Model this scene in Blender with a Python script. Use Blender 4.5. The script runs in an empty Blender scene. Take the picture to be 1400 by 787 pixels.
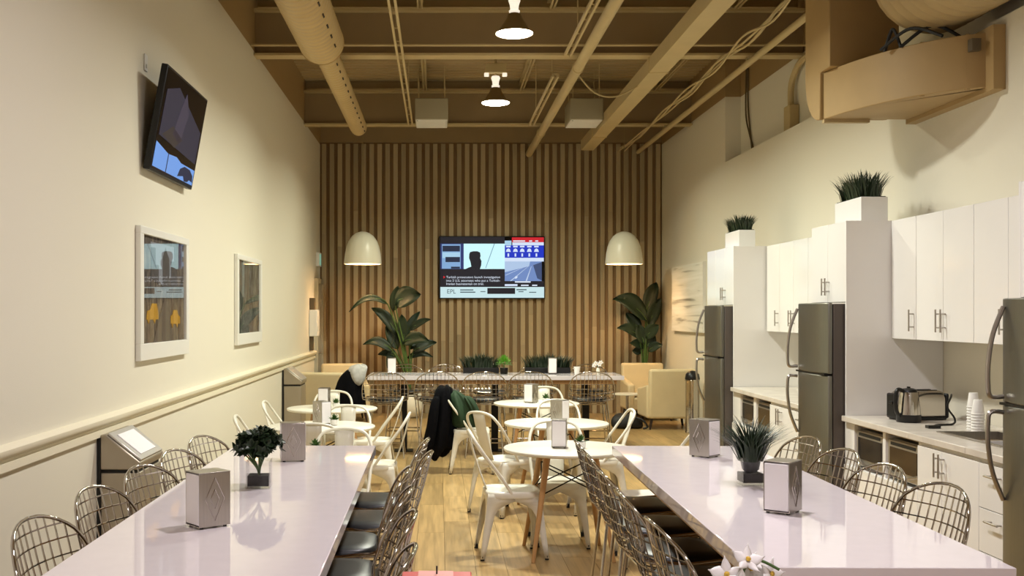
import bpy, math, random
from mathutils import Vector, Matrix
random.seed(7)
S = bpy.context.scene
COL = S.collection
PI = math.pi
def lin(c):
    return tuple((v/12.92 if v <= .04045 else ((v+.055)/1.055)**2.4) for v in c)
def rgb(r, g, b):
    return lin((r/255., g/255., b/255.)) + (1.0,)

# ------------------------------------------------------------ camera, world, exposure
cam = bpy.data.cameras.new('camera'); camo = bpy.data.objects.new('camera', cam); COL.objects.link(camo)
F = 1500.0
cam.sensor_width = 36.0; cam.sensor_fit = 'HORIZONTAL'; cam.lens = F/1400*36
cam.shift_x = (700-600)/1400; cam.shift_y = (427-393.5)/1400
cam.clip_start = .05; cam.clip_end = 100
camo.location = (0, 0, 1.66); camo.rotation_euler = (PI/2, 0, 0)
S.camera = camo
w = bpy.data.worlds.new('world'); S.world = w; w.use_nodes = True
w.node_tree.nodes['Background'].inputs[0].default_value = rgb(255, 240, 215)
w.node_tree.nodes['Background'].inputs[1].default_value = .12
S.view_settings.view_transform = 'Standard'; S.view_settings.look = 'None'
S.view_settings.exposure = -0.04; S.view_settings.gamma = 1.0; S.view_settings.use_curve_mapping = False

# high bay lamps hang on one line down the room: (y, power, colour)
LAMPX, LAMPZ = .75, 4.42
LAMPS = [(14.5, 118, (.99, 1, .78)), (10.9, 140, (.98, 1, .82)), (8.2, 125, (.99, 1, .90)),
         (4.7, 75, (1, .94, .97)), (1.1, 62, (1, .92, .98)), (-2.4, 40, (1, .92, .98))]
SPREAD = math.radians(150)                          # the deep bell shades cut the light off towards the ceiling

# ------------------------------------------------------------ materials
MATS = {}
def mat(name, col, rough=.5, metal=0., noise=0., nscale=8., stretch=None, bump=0., bscale=60., spec=.5,
        emit=0., ecol=None, rand=0., trans=0., coat=0., ior=1.45):
    if name in MATS: return MATS[name]
    m = bpy.data.materials.new(name); m.use_nodes = True
    nt = m.node_tree; b = nt.nodes['Principled BSDF']
    b.inputs['Base Color'].default_value = col
    b.inputs['Roughness'].default_value = rough; b.inputs['Metallic'].default_value = metal
    b.inputs['Specular IOR Level'].default_value = spec
    b.inputs['Transmission Weight'].default_value = trans; b.inputs['IOR'].default_value = ior
    b.inputs['Coat Weight'].default_value = coat
    if coat: b.inputs['Coat Roughness'].default_value = .04
    if emit:
        b.inputs['Emission Color'].default_value = ecol or col; b.inputs['Emission Strength'].default_value = emit
    if noise or bump or rand:
        tc = nt.nodes.new('ShaderNodeTexCoord'); mp = nt.nodes.new('ShaderNodeMapping')
        nt.links.new(tc.outputs['Object'], mp.inputs[0])
        if stretch: mp.inputs['Scale'].default_value = stretch
        if rand:
            oi = nt.nodes.new('ShaderNodeObjectInfo'); ml = nt.nodes.new('ShaderNodeMath'); ml.operation = 'MULTIPLY'
            ml.inputs[1].default_value = 37.0
            nt.links.new(oi.outputs['Random'], ml.inputs[0])
            cb = nt.nodes.new('ShaderNodeCombineXYZ')
            for i in range(3): nt.links.new(ml.outputs[0], cb.inputs[i])
            nt.links.new(cb.outputs[0], mp.inputs['Location'])
    last = None
    if noise:
        n = nt.nodes.new('ShaderNodeTexNoise'); n.inputs['Scale'].default_value = nscale; n.inputs['Detail'].default_value = 5
        nt.links.new(mp.outputs[0], n.inputs['Vector'])
        r = nt.nodes.new('ShaderNodeMapRange'); r.inputs[1].default_value = .25; r.inputs[2].default_value = .75
        r.inputs[3].default_value = 1-noise; r.inputs[4].default_value = 1+noise*.6
        nt.links.new(n.outputs[0], r.inputs[0]); last = r.outputs[0]
    if rand:
        r2 = nt.nodes.new('ShaderNodeMapRange'); r2.inputs[3].default_value = 1-rand; r2.inputs[4].default_value = 1+rand
        nt.links.new(oi.outputs['Random'], r2.inputs[0])
        if last:
            q = nt.nodes.new('ShaderNodeMath'); q.operation = 'MULTIPLY'
            nt.links.new(last, q.inputs[0]); nt.links.new(r2.outputs[0], q.inputs[1]); last = q.outputs[0]
        else: last = r2.outputs[0]
    if last:
        v = nt.nodes.new('ShaderNodeVectorMath'); v.operation = 'SCALE'
        v.inputs[0].default_value = col[:3]; nt.links.new(last, v.inputs['Scale'])
        nt.links.new(v.outputs[0], b.inputs['Base Color'])
    if bump:
        n2 = nt.nodes.new('ShaderNodeTexNoise'); n2.inputs['Scale'].default_value = bscale; n2.inputs['Detail'].default_value = 3
        nt.links.new(mp.outputs[0], n2.inputs['Vector'])
        bp = nt.nodes.new('ShaderNodeBump'); bp.inputs['Strength'].default_value = bump; bp.inputs['Distance'].default_value = .01
        nt.links.new(n2.outputs[0], bp.inputs['Height']); nt.links.new(bp.outputs[0], b.inputs['Normal'])
    MATS[name] = m
    return m
def wall_mat():                                   # cream paint below a straight edge at 4.43 m, tan paint above it
    m = mat('wall_paint', rgb(226, 220, 203), .6, bump=.08, bscale=180)
    nt = m.node_tree; b = nt.nodes['Principled BSDF']
    g = nt.nodes.new('ShaderNodeNewGeometry'); sx = nt.nodes.new('ShaderNodeSeparateXYZ')
    nt.links.new(g.outputs['Position'], sx.inputs[0])
    gt = nt.nodes.new('ShaderNodeMath'); gt.operation = 'GREATER_THAN'; gt.inputs[1].default_value = 4.43
    nt.links.new(sx.outputs[2], gt.inputs[0])
    mx = nt.nodes.new('ShaderNodeMix'); mx.data_type = 'RGBA'
    mx.inputs[6].default_value = rgb(226, 220, 203); mx.inputs[7].default_value = rgb(164, 138, 96)
    nt.links.new(gt.outputs[0], mx.inputs[0]); nt.links.new(mx.outputs[2], b.inputs['Base Color'])
    return m
WALL = wall_mat()
TAN = mat('tan_ceiling_paint', rgb(180, 158, 116), .6, noise=.08, nscale=3)
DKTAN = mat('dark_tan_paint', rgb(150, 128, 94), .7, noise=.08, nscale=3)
DUCT = mat('painted_duct', rgb(192, 166, 116), .5, noise=.06, nscale=4)
BEAM = mat('painted_steel_beam', rgb(190, 170, 126), .55, noise=.06, nscale=4)
RAILP = mat('trim_paint', rgb(234, 226, 202), .4)
WHITE = mat('white_gloss_cabinet', rgb(236, 234, 232), .12, noise=.02, nscale=2, spec=.5)
WHITEM = mat('white_matte', rgb(232, 230, 226), .45)
CHAIRW = mat('white_powder_coat', rgb(226, 222, 208), .28, noise=.04, nscale=6)
QUARTZ = mat('white_quartz', rgb(224, 216, 220), .035, noise=.03, nscale=14, spec=.6)
QEDGE = mat('quartz_edge', rgb(200, 190, 190), .25, noise=.12, nscale=30)
MARBLE = mat('marble_laminate', rgb(214, 206, 196), .25, noise=.14, nscale=7)
STEEL = mat('brushed_steel', rgb(180, 174, 168), .3, 1., noise=.1, nscale=6, stretch=(30, 30, 1))
FRIDGE = mat('fridge_steel', rgb(130, 129, 122), .34, .9, noise=.06, nscale=5, stretch=(1, 20, 1))
FRSIDE = mat('fridge_side_grey', rgb(92, 84, 80), .45, .3)
CHROME = mat('chrome', rgb(190, 184, 178), .1, 1.)
BLACK = mat('black_vinyl', rgb(15, 15, 17), .38)
BLACKM = mat('black_matte', rgb(22, 22, 22), .6)
DKMET = mat('black_metal', rgb(30, 27, 25), .4, .6)
WOODL = mat('beech_leg', rgb(186, 142, 92), .45, noise=.15, nscale=8, stretch=(6, 6, .6))
DARKWOOD = mat('dark_wood', rgb(44, 28, 20), .4)
SLAT = mat('oak_slat', rgb(170, 153, 122), .5, noise=.16, nscale=5, stretch=(9, 9, .35), rand=.16)
PLANK = mat('oak_plank', rgb(176, 146, 98), .3, noise=.36, nscale=1.6, stretch=(4, 1.2, 5), rand=.16, spec=.4)
SUBFL = mat('oak_subfloor', rgb(128, 98, 58), .5, noise=.2, nscale=3, stretch=(5, .6, 1))
BACKING = mat('slat_backing', rgb(134, 108, 76), .8)
LEATHER = mat('cream_leather', rgb(216, 198, 160), .5, noise=.05, nscale=6, bump=.05)
PAPER = mat('white_paper', rgb(238, 234, 236), .7)
LEAF = mat('leaf_green', rgb(28, 46, 28), .48, noise=.35, nscale=5)
LEAFD = mat('leaf_dark', rgb(36, 52, 31), .4, noise=.35, nscale=9)
LEAFB = mat('leaf_bright', rgb(96, 160, 40), .45, noise=.3, nscale=12)
STALK = mat('stalk_green', rgb(76, 104, 50), .5, noise=.2, nscale=6)
SOIL = mat('black_soil', rgb(26, 23, 21), .9, noise=.3, nscale=40)
GLASS = mat('clear_glass', (1, 1, 1, 1), .02, trans=1., ior=1.3)
CERAM = mat('white_ceramic', rgb(232, 228, 214), .25)
COATB = mat('black_wool', rgb(10, 10, 14), .9, noise=.25, nscale=14, bump=.2, spec=.1)
GREENC = mat('green_cloth', rgb(34, 58, 34), .8, noise=.3, nscale=9, bump=.2)
SCARF = mat('grey_scarf', rgb(178, 176, 172), .8, noise=.2, nscale=20)
GREYT = mat('grey_paint', rgb(176, 174, 160), .4)
BROWNM = mat('brown_matte', rgb(96, 80, 58), .5)
CREAMP = mat('cream_petal', rgb(240, 236, 236), .5)
YELP = mat('yellow_petal', rgb(220, 180, 70), .5)
REDM = mat('red_lacquer', rgb(206, 84, 80), .4)
PINKM = mat('pale_pink_card', rgb(226, 160, 150), .5)
def pane_mat(name, ior=1.5):                       # thin pane: lets light straight through, mirrors more at a slant
    m = bpy.data.materials.new(name); m.use_nodes = True; nt = m.node_tree; nt.nodes.remove(nt.nodes['Principled BSDF'])
    lw = nt.nodes.new('ShaderNodeLayerWeight'); lw.inputs[0].default_value = .5
    pw = nt.nodes.new('ShaderNodeMath'); pw.operation = 'POWER'; pw.inputs[1].default_value = 5; nt.links.new(lw.outputs['Facing'], pw.inputs[0])
    fr = nt.nodes.new('ShaderNodeMath'); fr.operation = 'MULTIPLY_ADD'; fr.inputs[1].default_value = .85; fr.inputs[2].default_value = ((ior-1)/(ior+1))**2; nt.links.new(pw.outputs[0], fr.inputs[0]); tr = nt.nodes.new('ShaderNodeBsdfTransparent'); gl = nt.nodes.new('ShaderNodeBsdfGlossy')
    gl.inputs['Roughness'].default_value = .01; mx = nt.nodes.new('ShaderNodeMixShader')
    nt.links.new(fr.outputs[0], mx.inputs[0]); nt.links.new(tr.outputs[0], mx.inputs[1]); nt.links.new(gl.outputs[0], mx.inputs[2]); nt.links.new(mx.outputs[0], nt.nodes['Material Output'].inputs[0])
    return m
GLASS = pane_mat('clear_vase_glass', 1.35)
def emi(name, col, s=1.0):
    return mat(name, (0, 0, 0, 1), .5, emit=s, ecol=col)

# ------------------------------------------------------------ mesh building
def cat_rom(pts, n=6, closed=False):
    P = [Vector(p) for p in pts]; out = []; k = len(P)
    rng = range(k if closed else k-1)
    for i in rng:
        if closed: a, b, c, d = P[(i-1) % k], P[i], P[(i+1) % k], P[(i+2) % k]
        else: a, b, c, d = P[max(i-1, 0)], P[i], P[i+1], P[min(i+2, k-1)]
        for j in range(n):
            t = j/n
            out.append(.5*((2*b)+(c-a)*t+(2*a-5*b+4*c-d)*t*t+(3*b-a-3*c+d)*t**3))
    if not closed: out.append(P[-1])
    return out
class MB:
    def __init__(s): s.v = []; s.f = []
    def add(s, vs, fs, M=None):
        o = len(s.v)
        s.v += [tuple(M @ Vector(p)) if M else tuple(p) for p in vs]
        s.f += [tuple(i+o for i in f) for f in fs]; return s
    def box(s, x0, x1, y0, y1, z0, z1, M=None):
        vs = [(x, y, z) for z in (z0, z1) for y in (y0, y1) for x in (x0, x1)]
        return s.add(vs, [(0, 2, 3, 1), (4, 5, 7, 6), (0, 1, 5, 4), (2, 6, 7, 3), (0, 4, 6, 2), (1, 3, 7, 5)], M)
    def prism(s, poly, axis, a, b, M=None):          # poly: list of 2d points, extruded along an axis from a to b
        n = len(poly)
        def p3(p, t):
            return {'x': (t, p[0], p[1]), 'y': (p[0], t, p[1]), 'z': (p[0], p[1], t)}[axis]
        vs = [p3(p, a) for p in poly]+[p3(p, b) for p in poly]
        fs = [tuple(range(n))[::-1], tuple(range(n, 2*n))]+[(i, (i+1) % n, n+(i+1) % n, n+i) for i in range(n)]
        return s.add(vs, fs, M)
    def tube(s, path, r, n=8, closed=False, M=None):
        P = [Vector(p) for p in path]; k = len(P); vs = []; fs = []
        R = r if hasattr(r, '__len__') else [r]*k
        prev = None
        for i in range(k):
            if closed: t = P[(i+1) % k]-P[(i-1) % k]
            else: t = P[min(i+1, k-1)]-P[max(i-1, 0)]
            if t.length < 1e-9: t = Vector((0, 0, 1))
            t.normalize()
            if prev is None:
                u = t.orthogonal().normalized()
            else:
                u = prev-t*prev.dot(t)
                u = u.normalized() if u.length > 1e-6 else t.orthogonal().normalized()
            prev = u; q = t.cross(u)
            for j in range(n):
                a = 2*PI*j/n; vs.append(P[i]+(u*math.cos(a)+q*math.sin(a))*R[i])
        m = k if closed else k-1
        for i in range(m):
            for j in range(n):
                a = i*n+j; b = i*n+(j+1) % n; c = ((i+1) % k)*n+(j+1) % n; d = ((i+1) % k)*n+j
                fs.append((a, b, c, d))
        if not closed:
            fs.append(tuple(range(n))[::-1]); fs.append(tuple((k-1)*n+j for j in range(n)))
        return s.add(vs, fs, M)
    def rod(s, a, b, r, r2=None, n=10): return s.tube([a, b], [r, r if r2 is None else r2], n)
    def lathe(s, prof, n=24, M=None):                # prof: (r, z) from bottom to top, ends capped when r > 0
        vs = []; fs = []; k = len(prof)
        for r, z in prof:
            for j in range(n): vs.append((r*math.cos(2*PI*j/n), r*math.sin(2*PI*j/n), z))
        for i in range(k-1):
            for j in range(n): fs.append((i*n+j, i*n+(j+1) % n, (i+1)*n+(j+1) % n, (i+1)*n+j))
        fs.append(tuple(range(n))[::-1]); fs.append(tuple((k-1)*n+j for j in range(n)))
        return s.add(vs, fs, M)
    def loft(s, rings, cap=True, M=None):
        n = len(rings[0]); vs = [p for r in rings for p in r]; fs = []
        for i in range(len(rings)-1):
            for j in range(n): fs.append((i*n+j, i*n+(j+1) % n, (i+1)*n+(j+1) % n, (i+1)*n+j))
        if cap: fs.append(tuple(range(n))[::-1]); fs.append(tuple((len(rings)-1)*n+j for j in range(n)))
        return s.add(vs, fs, M)
    def grid(s, rows, M=None):                       # open sheet
        n = len(rows[0]); vs = [p for r in rows for p in r]
        fs = [(i*n+j, i*n+j+1, (i+1)*n+j+1, (i+1)*n+j) for i in range(len(rows)-1) for j in range(n-1)]
        return s.add(vs, fs, M)
    def mesh(s, name, m, ang=38):
        me = bpy.data.meshes.new(name); me.from_pydata(s.v, [], s.f); me.materials.append(m)
        me.polygons.foreach_set('use_smooth', [True]*len(me.polygons))
        me.set_sharp_from_angle(angle=math.radians(ang)); me.update()
        return me
    def build(s, name, m, parent=None, bevel=0., seg=2, solid=0., kind=None, label=None, ang=38, subsurf=0, loc=None, rz=0):
        o = bpy.data.objects.new(name, s.mesh(name, m, ang)); COL.objects.link(o)
        if parent: o.parent = parent
        if solid:
            d = o.modifiers.new('solid', 'SOLIDIFY'); d.thickness = solid; d.offset = 0
        if bevel:
            d = o.modifiers.new('bevel', 'BEVEL'); d.width = bevel; d.segments = seg; d.limit_method = 'ANGLE'
            d.angle_limit = math.radians(40); d.harden_normals = False
        if subsurf:
            d = o.modifiers.new('sub', 'SUBSURF'); d.levels = subsurf; d.render_levels = subsurf
        if kind: o['kind'] = kind
        if label: o['label'] = label
        if loc: o.location = loc
        if rz: o.rotation_euler.z = rz
        return o
def B(*a): return MB().box(*a)
def tag(o, label, cat, group=None):
    o['label'] = label; o['category'] = cat
    if group: o['group'] = group
    return o
def thing(name, label, cat, loc=(0, 0, 0), rz=0., group=None):
    o = bpy.data.objects.new(name, None); COL.objects.link(o); o.empty_display_size = .1
    o.location = loc; o.rotation_euler.z = rz
    return tag(o, label, cat, group)
def dup(root, loc, rz, label=None, group=None, parent=None):
    c = root.copy(); COL.objects.link(c); c.parent = parent
    if parent is None:
        c.location = loc; c.rotation_euler.z = rz
        if label: c['label'] = label
        if group: c['group'] = group
    for ch in list(root.children): dup(ch, None, None, parent=c)
    return c
def struct(o): o['kind'] = 'structure'; return o
def text_mesh(name, body, size, m, parent, M):
    cu = bpy.data.curves.new('t', 'FONT'); cu.body = body; cu.size = size
    ob = bpy.data.objects.new('t', cu); COL.objects.link(ob)
    dg = bpy.context.evaluated_depsgraph_get(); dg.update()
    me = bpy.data.meshes.new_from_object(ob.evaluated_get(dg)); bpy.data.objects.remove(ob)
    me.name = name; me.materials.clear(); me.materials.append(m); me.transform(M)
    o = bpy.data.objects.new(name, me); COL.objects.link(o); o.parent = parent
    return o

# ------------------------------------------------------------ room shell
XL, XR, YB, YF, ZD = -1.96, 3.68, 18.12, -3.2, 5.05
XU, YJ, ZLEDGE = 3.88, 14.1, 3.59
floor = struct(B(XL-.2, XU+.2, YF-.2, YB+.2, -.15, -.012).build('floor', SUBFL))
PW, PL = .2, 1.2
cols = int((XR-XL)/PW)+1
spots = []
for c in range(cols):
    x0 = XL+c*PW; x1 = min(x0+PW, XR)
    y = 1.6-random.random()*PL
    while y < YB-.05:
        y1 = min(y+PL, YB); spots.append((x0, x1, y, y1)); y += PL
def plank_rank(s):
    cx, cy = (s[0]+s[1])/2, (s[2]+s[3])/2
    inside = (-.45 < cx < 2.0 and cy > 4.2) or (cy > 14 and cx > 1.5)
    return (0 if inside else 1, cy)
spots.sort(key=plank_rank)
pm = B(-.5, .5, -.5, .5, -.012, 0).mesh('plank', PLANK)
rest = MB()
for i, (x0, x1, y0, y1) in enumerate(spots):
    if i < 290:
        o = bpy.data.objects.new('plank', pm); COL.objects.link(o); o.parent = floor
        o.location = ((x0+x1)/2, (y0+y1)/2, 0); o.scale = (x1-x0-.002, y1-y0-.002, 1)
    else:
        rest.box(x0+.0015, x1-.0015, y0+.0015, y1-.0015, -.012, 0)
rest.build('plank_field', mat('oak_plank_field', rgb(176, 146, 98), .3, noise=.36, nscale=1.6, stretch=(4, 1.2, 5)), floor, kind='stuff')
dk = MB(); prof = []
y = YF
while y < YB+.2:                                    # corrugated roof deck, ribs across the room
    prof += [(y, ZD), (y+.07, ZD), (y+.09, ZD+.045), (y+.15, ZD+.045)]; y += .17
prof += [(YB+.2, ZD+.2), (YF, ZD+.2)]
dk.prism(prof, 'x', XL-.2, XU+.2)
struct(dk.build('ceiling', TAN, ang=20))
struct(B(XL-.15, XL, YF, YB+.2, 0, ZD+.2).build('wall_left', WALL))
wr = MB(); wr.box(XR, XU+.2, YF, YJ, 0, ZLEDGE); wr.box(XR, XU+.2, YJ, YB+.2, 0, ZD+.2); wr.box(XU, XU+.2, YF, YJ, ZLEDGE, ZD+.2)
struct(wr.build('wall_right', WALL))
struct(B(XL-.15, XU+.2, YF-.15, YF, 0, ZD+.2).build('wall_front', WALL))
wb = struct(B(XL-.15, XU+.2, YB, YB+.2, 0, ZD+.2).build('wall_back', BACKING))
N = 43; pitch = (XR-XL)/N
sm = B(-.5, .5, -.04, 0, -.5, .5).mesh('slat', SLAT)
for i in range(N):                                  # each slat is made of butted lengths
    x = XL+pitch*(i+.5)
    cuts = [0, 1.05+random.uniform(-.5, .6), 2.75+random.uniform(-.5, .6), 4.44]
    for a, b in zip(cuts, cuts[1:]):
        o = bpy.data.objects.new('slat', sm); COL.objects.link(o); o.parent = wb
        o.location = (x, YB-random.uniform(0, .002), (a+b)/2); o.scale = (.072, 1, b-a-.002)
B(XL, XR, YB-.02, YB, 4.46, ZD).build('bulkhead', DKTAN, wb)
def xz_trim(name, prof, side, y0, y1, m):           # a moulding along a side wall, prof = (distance from wall, z)
    s = 1 if side == 'l' else -1; x = XL if side == 'l' else XR
    return struct(MB().prism([(x+s*d, z) for d, z in prof], 'y', y0, y1).build(name, m))
xz_trim('trim_1', [(0, .945), (.022, .945), (.022, .984), (.010, .986), (.010, .998), (.034, 1.008), (.048, 1.028), (.048, 1.048), (.03, 1.062), (0, 1.066)], 'l', YF, 17.25, RAILP)
bb = [(0, 0), (.014, 0), (.014, .09), (.008, .1), (0, .1)]
xz_trim('baseboard_left', bb, 'l', YF, 17.25, RAILP)
xz_trim('baseboard_right', bb, 'r', 12.3, YB-.05, RAILP)
d1 = struct(B(XL, XL+.035, 17.32, 18.0, 0, 2.12).build('door_1', GREYT, bevel=.004))
for y0, y1, z0, z1 in ((17.26, 17.34, 0, 2.2), (17.98, 18.05, 0, 2.2), (17.34, 17.98, 2.12, 2.2)):
    B(XL, XL+.06, y0, y1, z0, z1).build('door_frame', GREYT, d1)
MB().rod((XL+.03, 17.45, 1.02), (XL+.09, 17.45, 1.02), .012).rod((XL+.085, 17.45, 1.02), (XL+.085, 17.56, 1.02), .01).build('door_handle', STEEL, d1)

# ------------------------------------------------------------ ceiling steelwork
def girder(y, lab):
    t = thing('steel_girder', lab, 'beam', (0, y, 4.38))
    x0, x1 = XL+.001, (XR if y > YJ else XU)-.001
    B(x0, x1, -.09, .09, 0, .025).build('bottom_flange', BEAM, t)
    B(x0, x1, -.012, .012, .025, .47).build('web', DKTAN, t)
    B(x0, x1, -.09, .09, .47, .5).build('top_flange', BEAM, t)
    B(x0, x1, .16, .26, .58, .669).build('purlin', BEAM, t)
for y, lab in ((16.0, 'tan steel girder across the ceiling nearest the slatted wall'),
               (11.7, 'tan steel girder across the ceiling with a thin conduit before it'),
               (8.9, 'tan steel girder across the ceiling above the round tables'),
               (3.1, 'tan steel girder across the ceiling above the long tables')): girder(y, lab)
def joist(x, lab):
    t = thing('bar_joist', lab, 'joist', (x, 0, 4.6))
    a, b = YF+.02, YB-.03
    B(-.03, .03, a, b, .40, .449).build('top_chord', BEAM, t)
    m = MB(); m.rod((-.02, a, .28), (-.02, b, .28), .012, n=6); m.rod((.02, a, .28), (.02, b, .28), .012, n=6)
    m.build('bottom_chord', BEAM, t)
    m = MB(); y = 4.; k = 0
    while y < b-.5:
        m.rod((0, y, .28 if k % 2 else .4), (0, y+.45, .4 if k % 2 else .28), .009, n=6); y += .45; k += 1
    m.build('web_bars', BEAM, t)
joist(1.20, 'open web bar joist above the line of bell lamps'); joist(3.15, 'open web bar joist by the cable bundle and wall pipe')
joist(-.2, 'open web bar joist above the twin strut rails')
def strut(x, y0, y1, z, lab):
    t = thing('strut_rail', lab, 'rail', (x, y0, z))
    for s in (-.028, .028): B(s-.011, s+.011, 0, y1-y0, 0, .03).build('rail', BEAM, t)
    m = MB(); n = int((y1-y0)/.5)
    for i in range(n+1): m.box(-.028, .028, i*.5, i*.5+.03, .03, .036)
    m.build('cross_ties', BEAM, t)
    y = .4
    while y < y1-y0: MB().rod((0, y, .03), (0, y, ZD-z), .006, n=6).build('hanger_rod', BEAM, t); y += 2.1
strut(-.40, 7.8, 15.6, 4.30, 'twin strut rail running to the first grey ceiling unit')
strut(1.33, 8.0, 11.35, 4.30, 'short twin strut rail beside the near bell lamp')
strut(1.31, 12.3, 15.6, 4.30, 'twin strut rail between lamp and tan tube beyond second girder')
tb = thing('ceiling_tube', 'straight tan tube running to the slatted wall above the screen', 'pipe', (1.485, 0, 4.27))
MB().rod((0, YF+.02, 0), (0, YB-.05, 0), .055, n=14).build('pipe', BEAM, tb)
for y in (3.1, 8.9, 11.7, 15.95): MB().tube([(.058*math.cos(a), y, .058*math.sin(a)) for a in [PI*i/8 for i in range(17)]], .008, 6).rod((0, y, .05), (0, y, .112), .008, n=6).build('hanger', BEAM, tb)
tb = thing('box_beam', 'broad tan box beam running under the girders to the slatted wall', 'beam', (2.34, 0, 4.215))
B(-.1, .1, YF+.02, 17.3, 0, .16).build('casing', BEAM, tb, bevel=.004)
for y in (3.1, 8.9, 11.7, 16.0): B(-.108, .108, y-.02, y+.02, -.006, .163).build('strap', BEAM, tb)
tb = thing('wall_pipe', 'thin tan pipe along the top of the cream kitchen wall', 'pipe', (3.28, 0, 4.3))
MB().rod((0, YF+.02, 0), (0, YB-.05, 0), .035, n=12).build('pipe', BEAM, tb)
for y in (3.1, 8.9, 11.7, 16.): MB().rod((0, y, .03), (0, y, .082), .01, n=6).build('hanger', BEAM, tb)
m = MB()
for k in range(4):
    pts = [(2.93+.035*k+random.uniform(-.02, .02), yy, 4.33+.02*k-.12*math.sin(i*1.7+k*.6)**2) for i, yy in enumerate([8.85, 9.6, 10.6, 11.7, 13., 14.6, 16., 17.9])]
    m.tube(cat_rom(pts, 6), .011, 6)
tag(m.build('cable_bundle', BEAM), 'bundle of sagging tan cables under the girders by the kitchen wall', 'cable')
tag(MB().tube(cat_rom([(1.55, 12.2, 4.30), (1.75, 12.3, 4.12), (2.0, 12.4, 4.10), (2.25, 12.4, 4.22)], 6), .01, 6).build('ceiling_cable', BEAM), 'loose tan cable looping between the tube and the box beam', 'cable')
tag(MB().rod((XL+.002, 11.45, 4.45), (XU-.002, 11.45, 4.45), .014, n=8).build('ceiling_conduit', BEAM), 'thin conduit crossing the ceiling in front of a girder', 'conduit')

# spiral duct with a reducer, slots low on the side towards the room
dt = thing('spiral_duct', 'round tan spiral air duct stepping down to a thinner end', 'duct', (-1.09, 0, 4.17))
def spiral(y0, y1, r, cap):
    m = MB(); pts = []; rr = []; y = y0
    while y < y1:
        for dy, dr in ((0, 0), (.008, .004), (.016, 0)): pts.append((0, min(y+dy, y1), 0)); rr.append(r+dr)
        y += .11
    pts.append((0, y1, 0)); rr.append(r)
    if cap:
        for a in (20, 40, 60, 75): pts.append((0, y1+r*.55*math.sin(math.radians(a)), 0)); rr.append(r*math.cos(math.radians(a)))
    return m.tube(pts, rr, 28)
spiral(YF+.02, 10.2, .205, False).build('wide_pipe', DUCT, dt, ang=60)
MB().tube([(0, 10.2, 0), (0, 10.5, 0)], [.212, .118], 28).build('reducer', DUCT, dt)
spiral(10.5, 14.9, .112, True).build('narrow_pipe', DUCT, dt, ang=60)
slot = mat('duct_slot', rgb(40, 28, 14), .8)
for k in range(36):
    y = 3.2+.33*k; r = .205 if y < 10.1 else .112
    if 10.1 <= y <= 10.55: continue
    a = math.radians(-38); c = Vector((r*math.cos(a), y, r*math.sin(a)))
    M = Matrix.Translation(c) @ Matrix.Rotation(-a, 4, 'Y')
    B(-.002, .006, -.05, .05, -.007, .007).build('slot', slot, dt).matrix_local = M
for y in (3.1, 8.9, 11.7): MB().rod((0, y, .1), (0, y, .215), .008, n=6).build('hanger', BEAM, dt)

def ceiling_unit(x, lab):
    t = thing('ceiling_unit', lab, 'air unit', (x, 14.9, 4.27))
    B(-.225, .225, 0, .66, .012, .3).build('housing', mat('unit_grey', rgb(164, 156, 132), .5), t, bevel=.01)
    B(-.215, .215, .02, .64, 0, .014).build('grille_panel', WHITEM, t)
    for i in range(7): B(-.19, .19, .06+.08*i, .10+.08*i, -.006, 0).build('louvre', WHITEM, t)
    for sx in (-.18, .18):
        for sy in (.08, .58): MB().rod((sx, sy, .3), (sx, sy, ZD-4.27), .007, n=6).build('hanger_rod', BEAM, t)
    MB().lathe([(.008, -.004), (.008, 0)], 10).build('indicator', BLACKM, t).location = (-.19, .03, 0)
ceiling_unit(-.10, 'grey ceiling unit hung beside the spiral duct end')
ceiling_unit(2.02-.01, 'grey ceiling unit hung between the tube and the box beam')

# high bay lamps
OLIVE = mat('olive_lamp_shade', rgb(118, 96, 52), .45, .2); NECK = mat('glowing_porcelain', rgb(240, 230, 200), .4, emit=.8, ecol=(1, .93, .8, 1))  # caught lamplight put into the neck porcelain as a glow, brackets too
LENS = emi('lamp_lens', (1, .9, .7, 1), 14)
def bell_lamp(y, p, c, lab):
    t = thing('bell_lamp', lab, 'lamp', (LAMPX, y, LAMPZ), 0, 'high bay bell lamps')
    sh = [(.05, .21), (.066, .2), (.082, .155), (.145, .055), (.19, 0), (.186, 0), (.14, .053), (.078, .148), (.06, .19), (.05, .195)]
    m = MB(); n = 32
    rings = [[(r*math.cos(2*PI*j/n), r*math.sin(2*PI*j/n), z) for j in range(n)] for r, z in sh]
    m.loft(rings+[rings[0]], cap=False).build('shade', OLIVE, t)
    MB().lathe([(.06, -.022), (.12, -.014), (.17, -.002), (.185, .006), (.185, .012)], 32).build('lens', LENS, t)
    MB().lathe([(.05, .21), (.055, .235), (.04, .245), (.045, .29), (.06, .335), (.05, .36), (.03, .36)], 20).build('neck', NECK, t)
    B(-.14, .14, -.06, .06, .40, .52).build('ballast', mat('ballast_tan', rgb(190, 172, 130), .5), t, bevel=.006)
    for s in (-1, 1): B(s*.12-.03, s*.12+.03, -.03, .03, .36, .40).build('bracket', NECK, t)
    MB().rod((0, 0, .36), (0, 0, ZD-LAMPZ), .012).build('stem', BEAM, t)
    L = bpy.data.lights.new('bell_light', 'AREA'); L.shape = 'DISK'; L.size = .35; L.energy = p; L.color = c; L.spread = SPREAD
    lo = bpy.data.objects.new('light', L); COL.objects.link(lo); lo.parent = t; lo.location = (0, 0, -.026)
labs = ['lit bell lamp hung low between the two grey ceiling units', 'lit bell lamp hung before the conduit and second girder',
        'lit bell lamp above the round tables', 'lit bell lamp above the long tables', 'lit bell lamp over the room entrance', 'lit bell lamp near the entrance wall']
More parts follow.
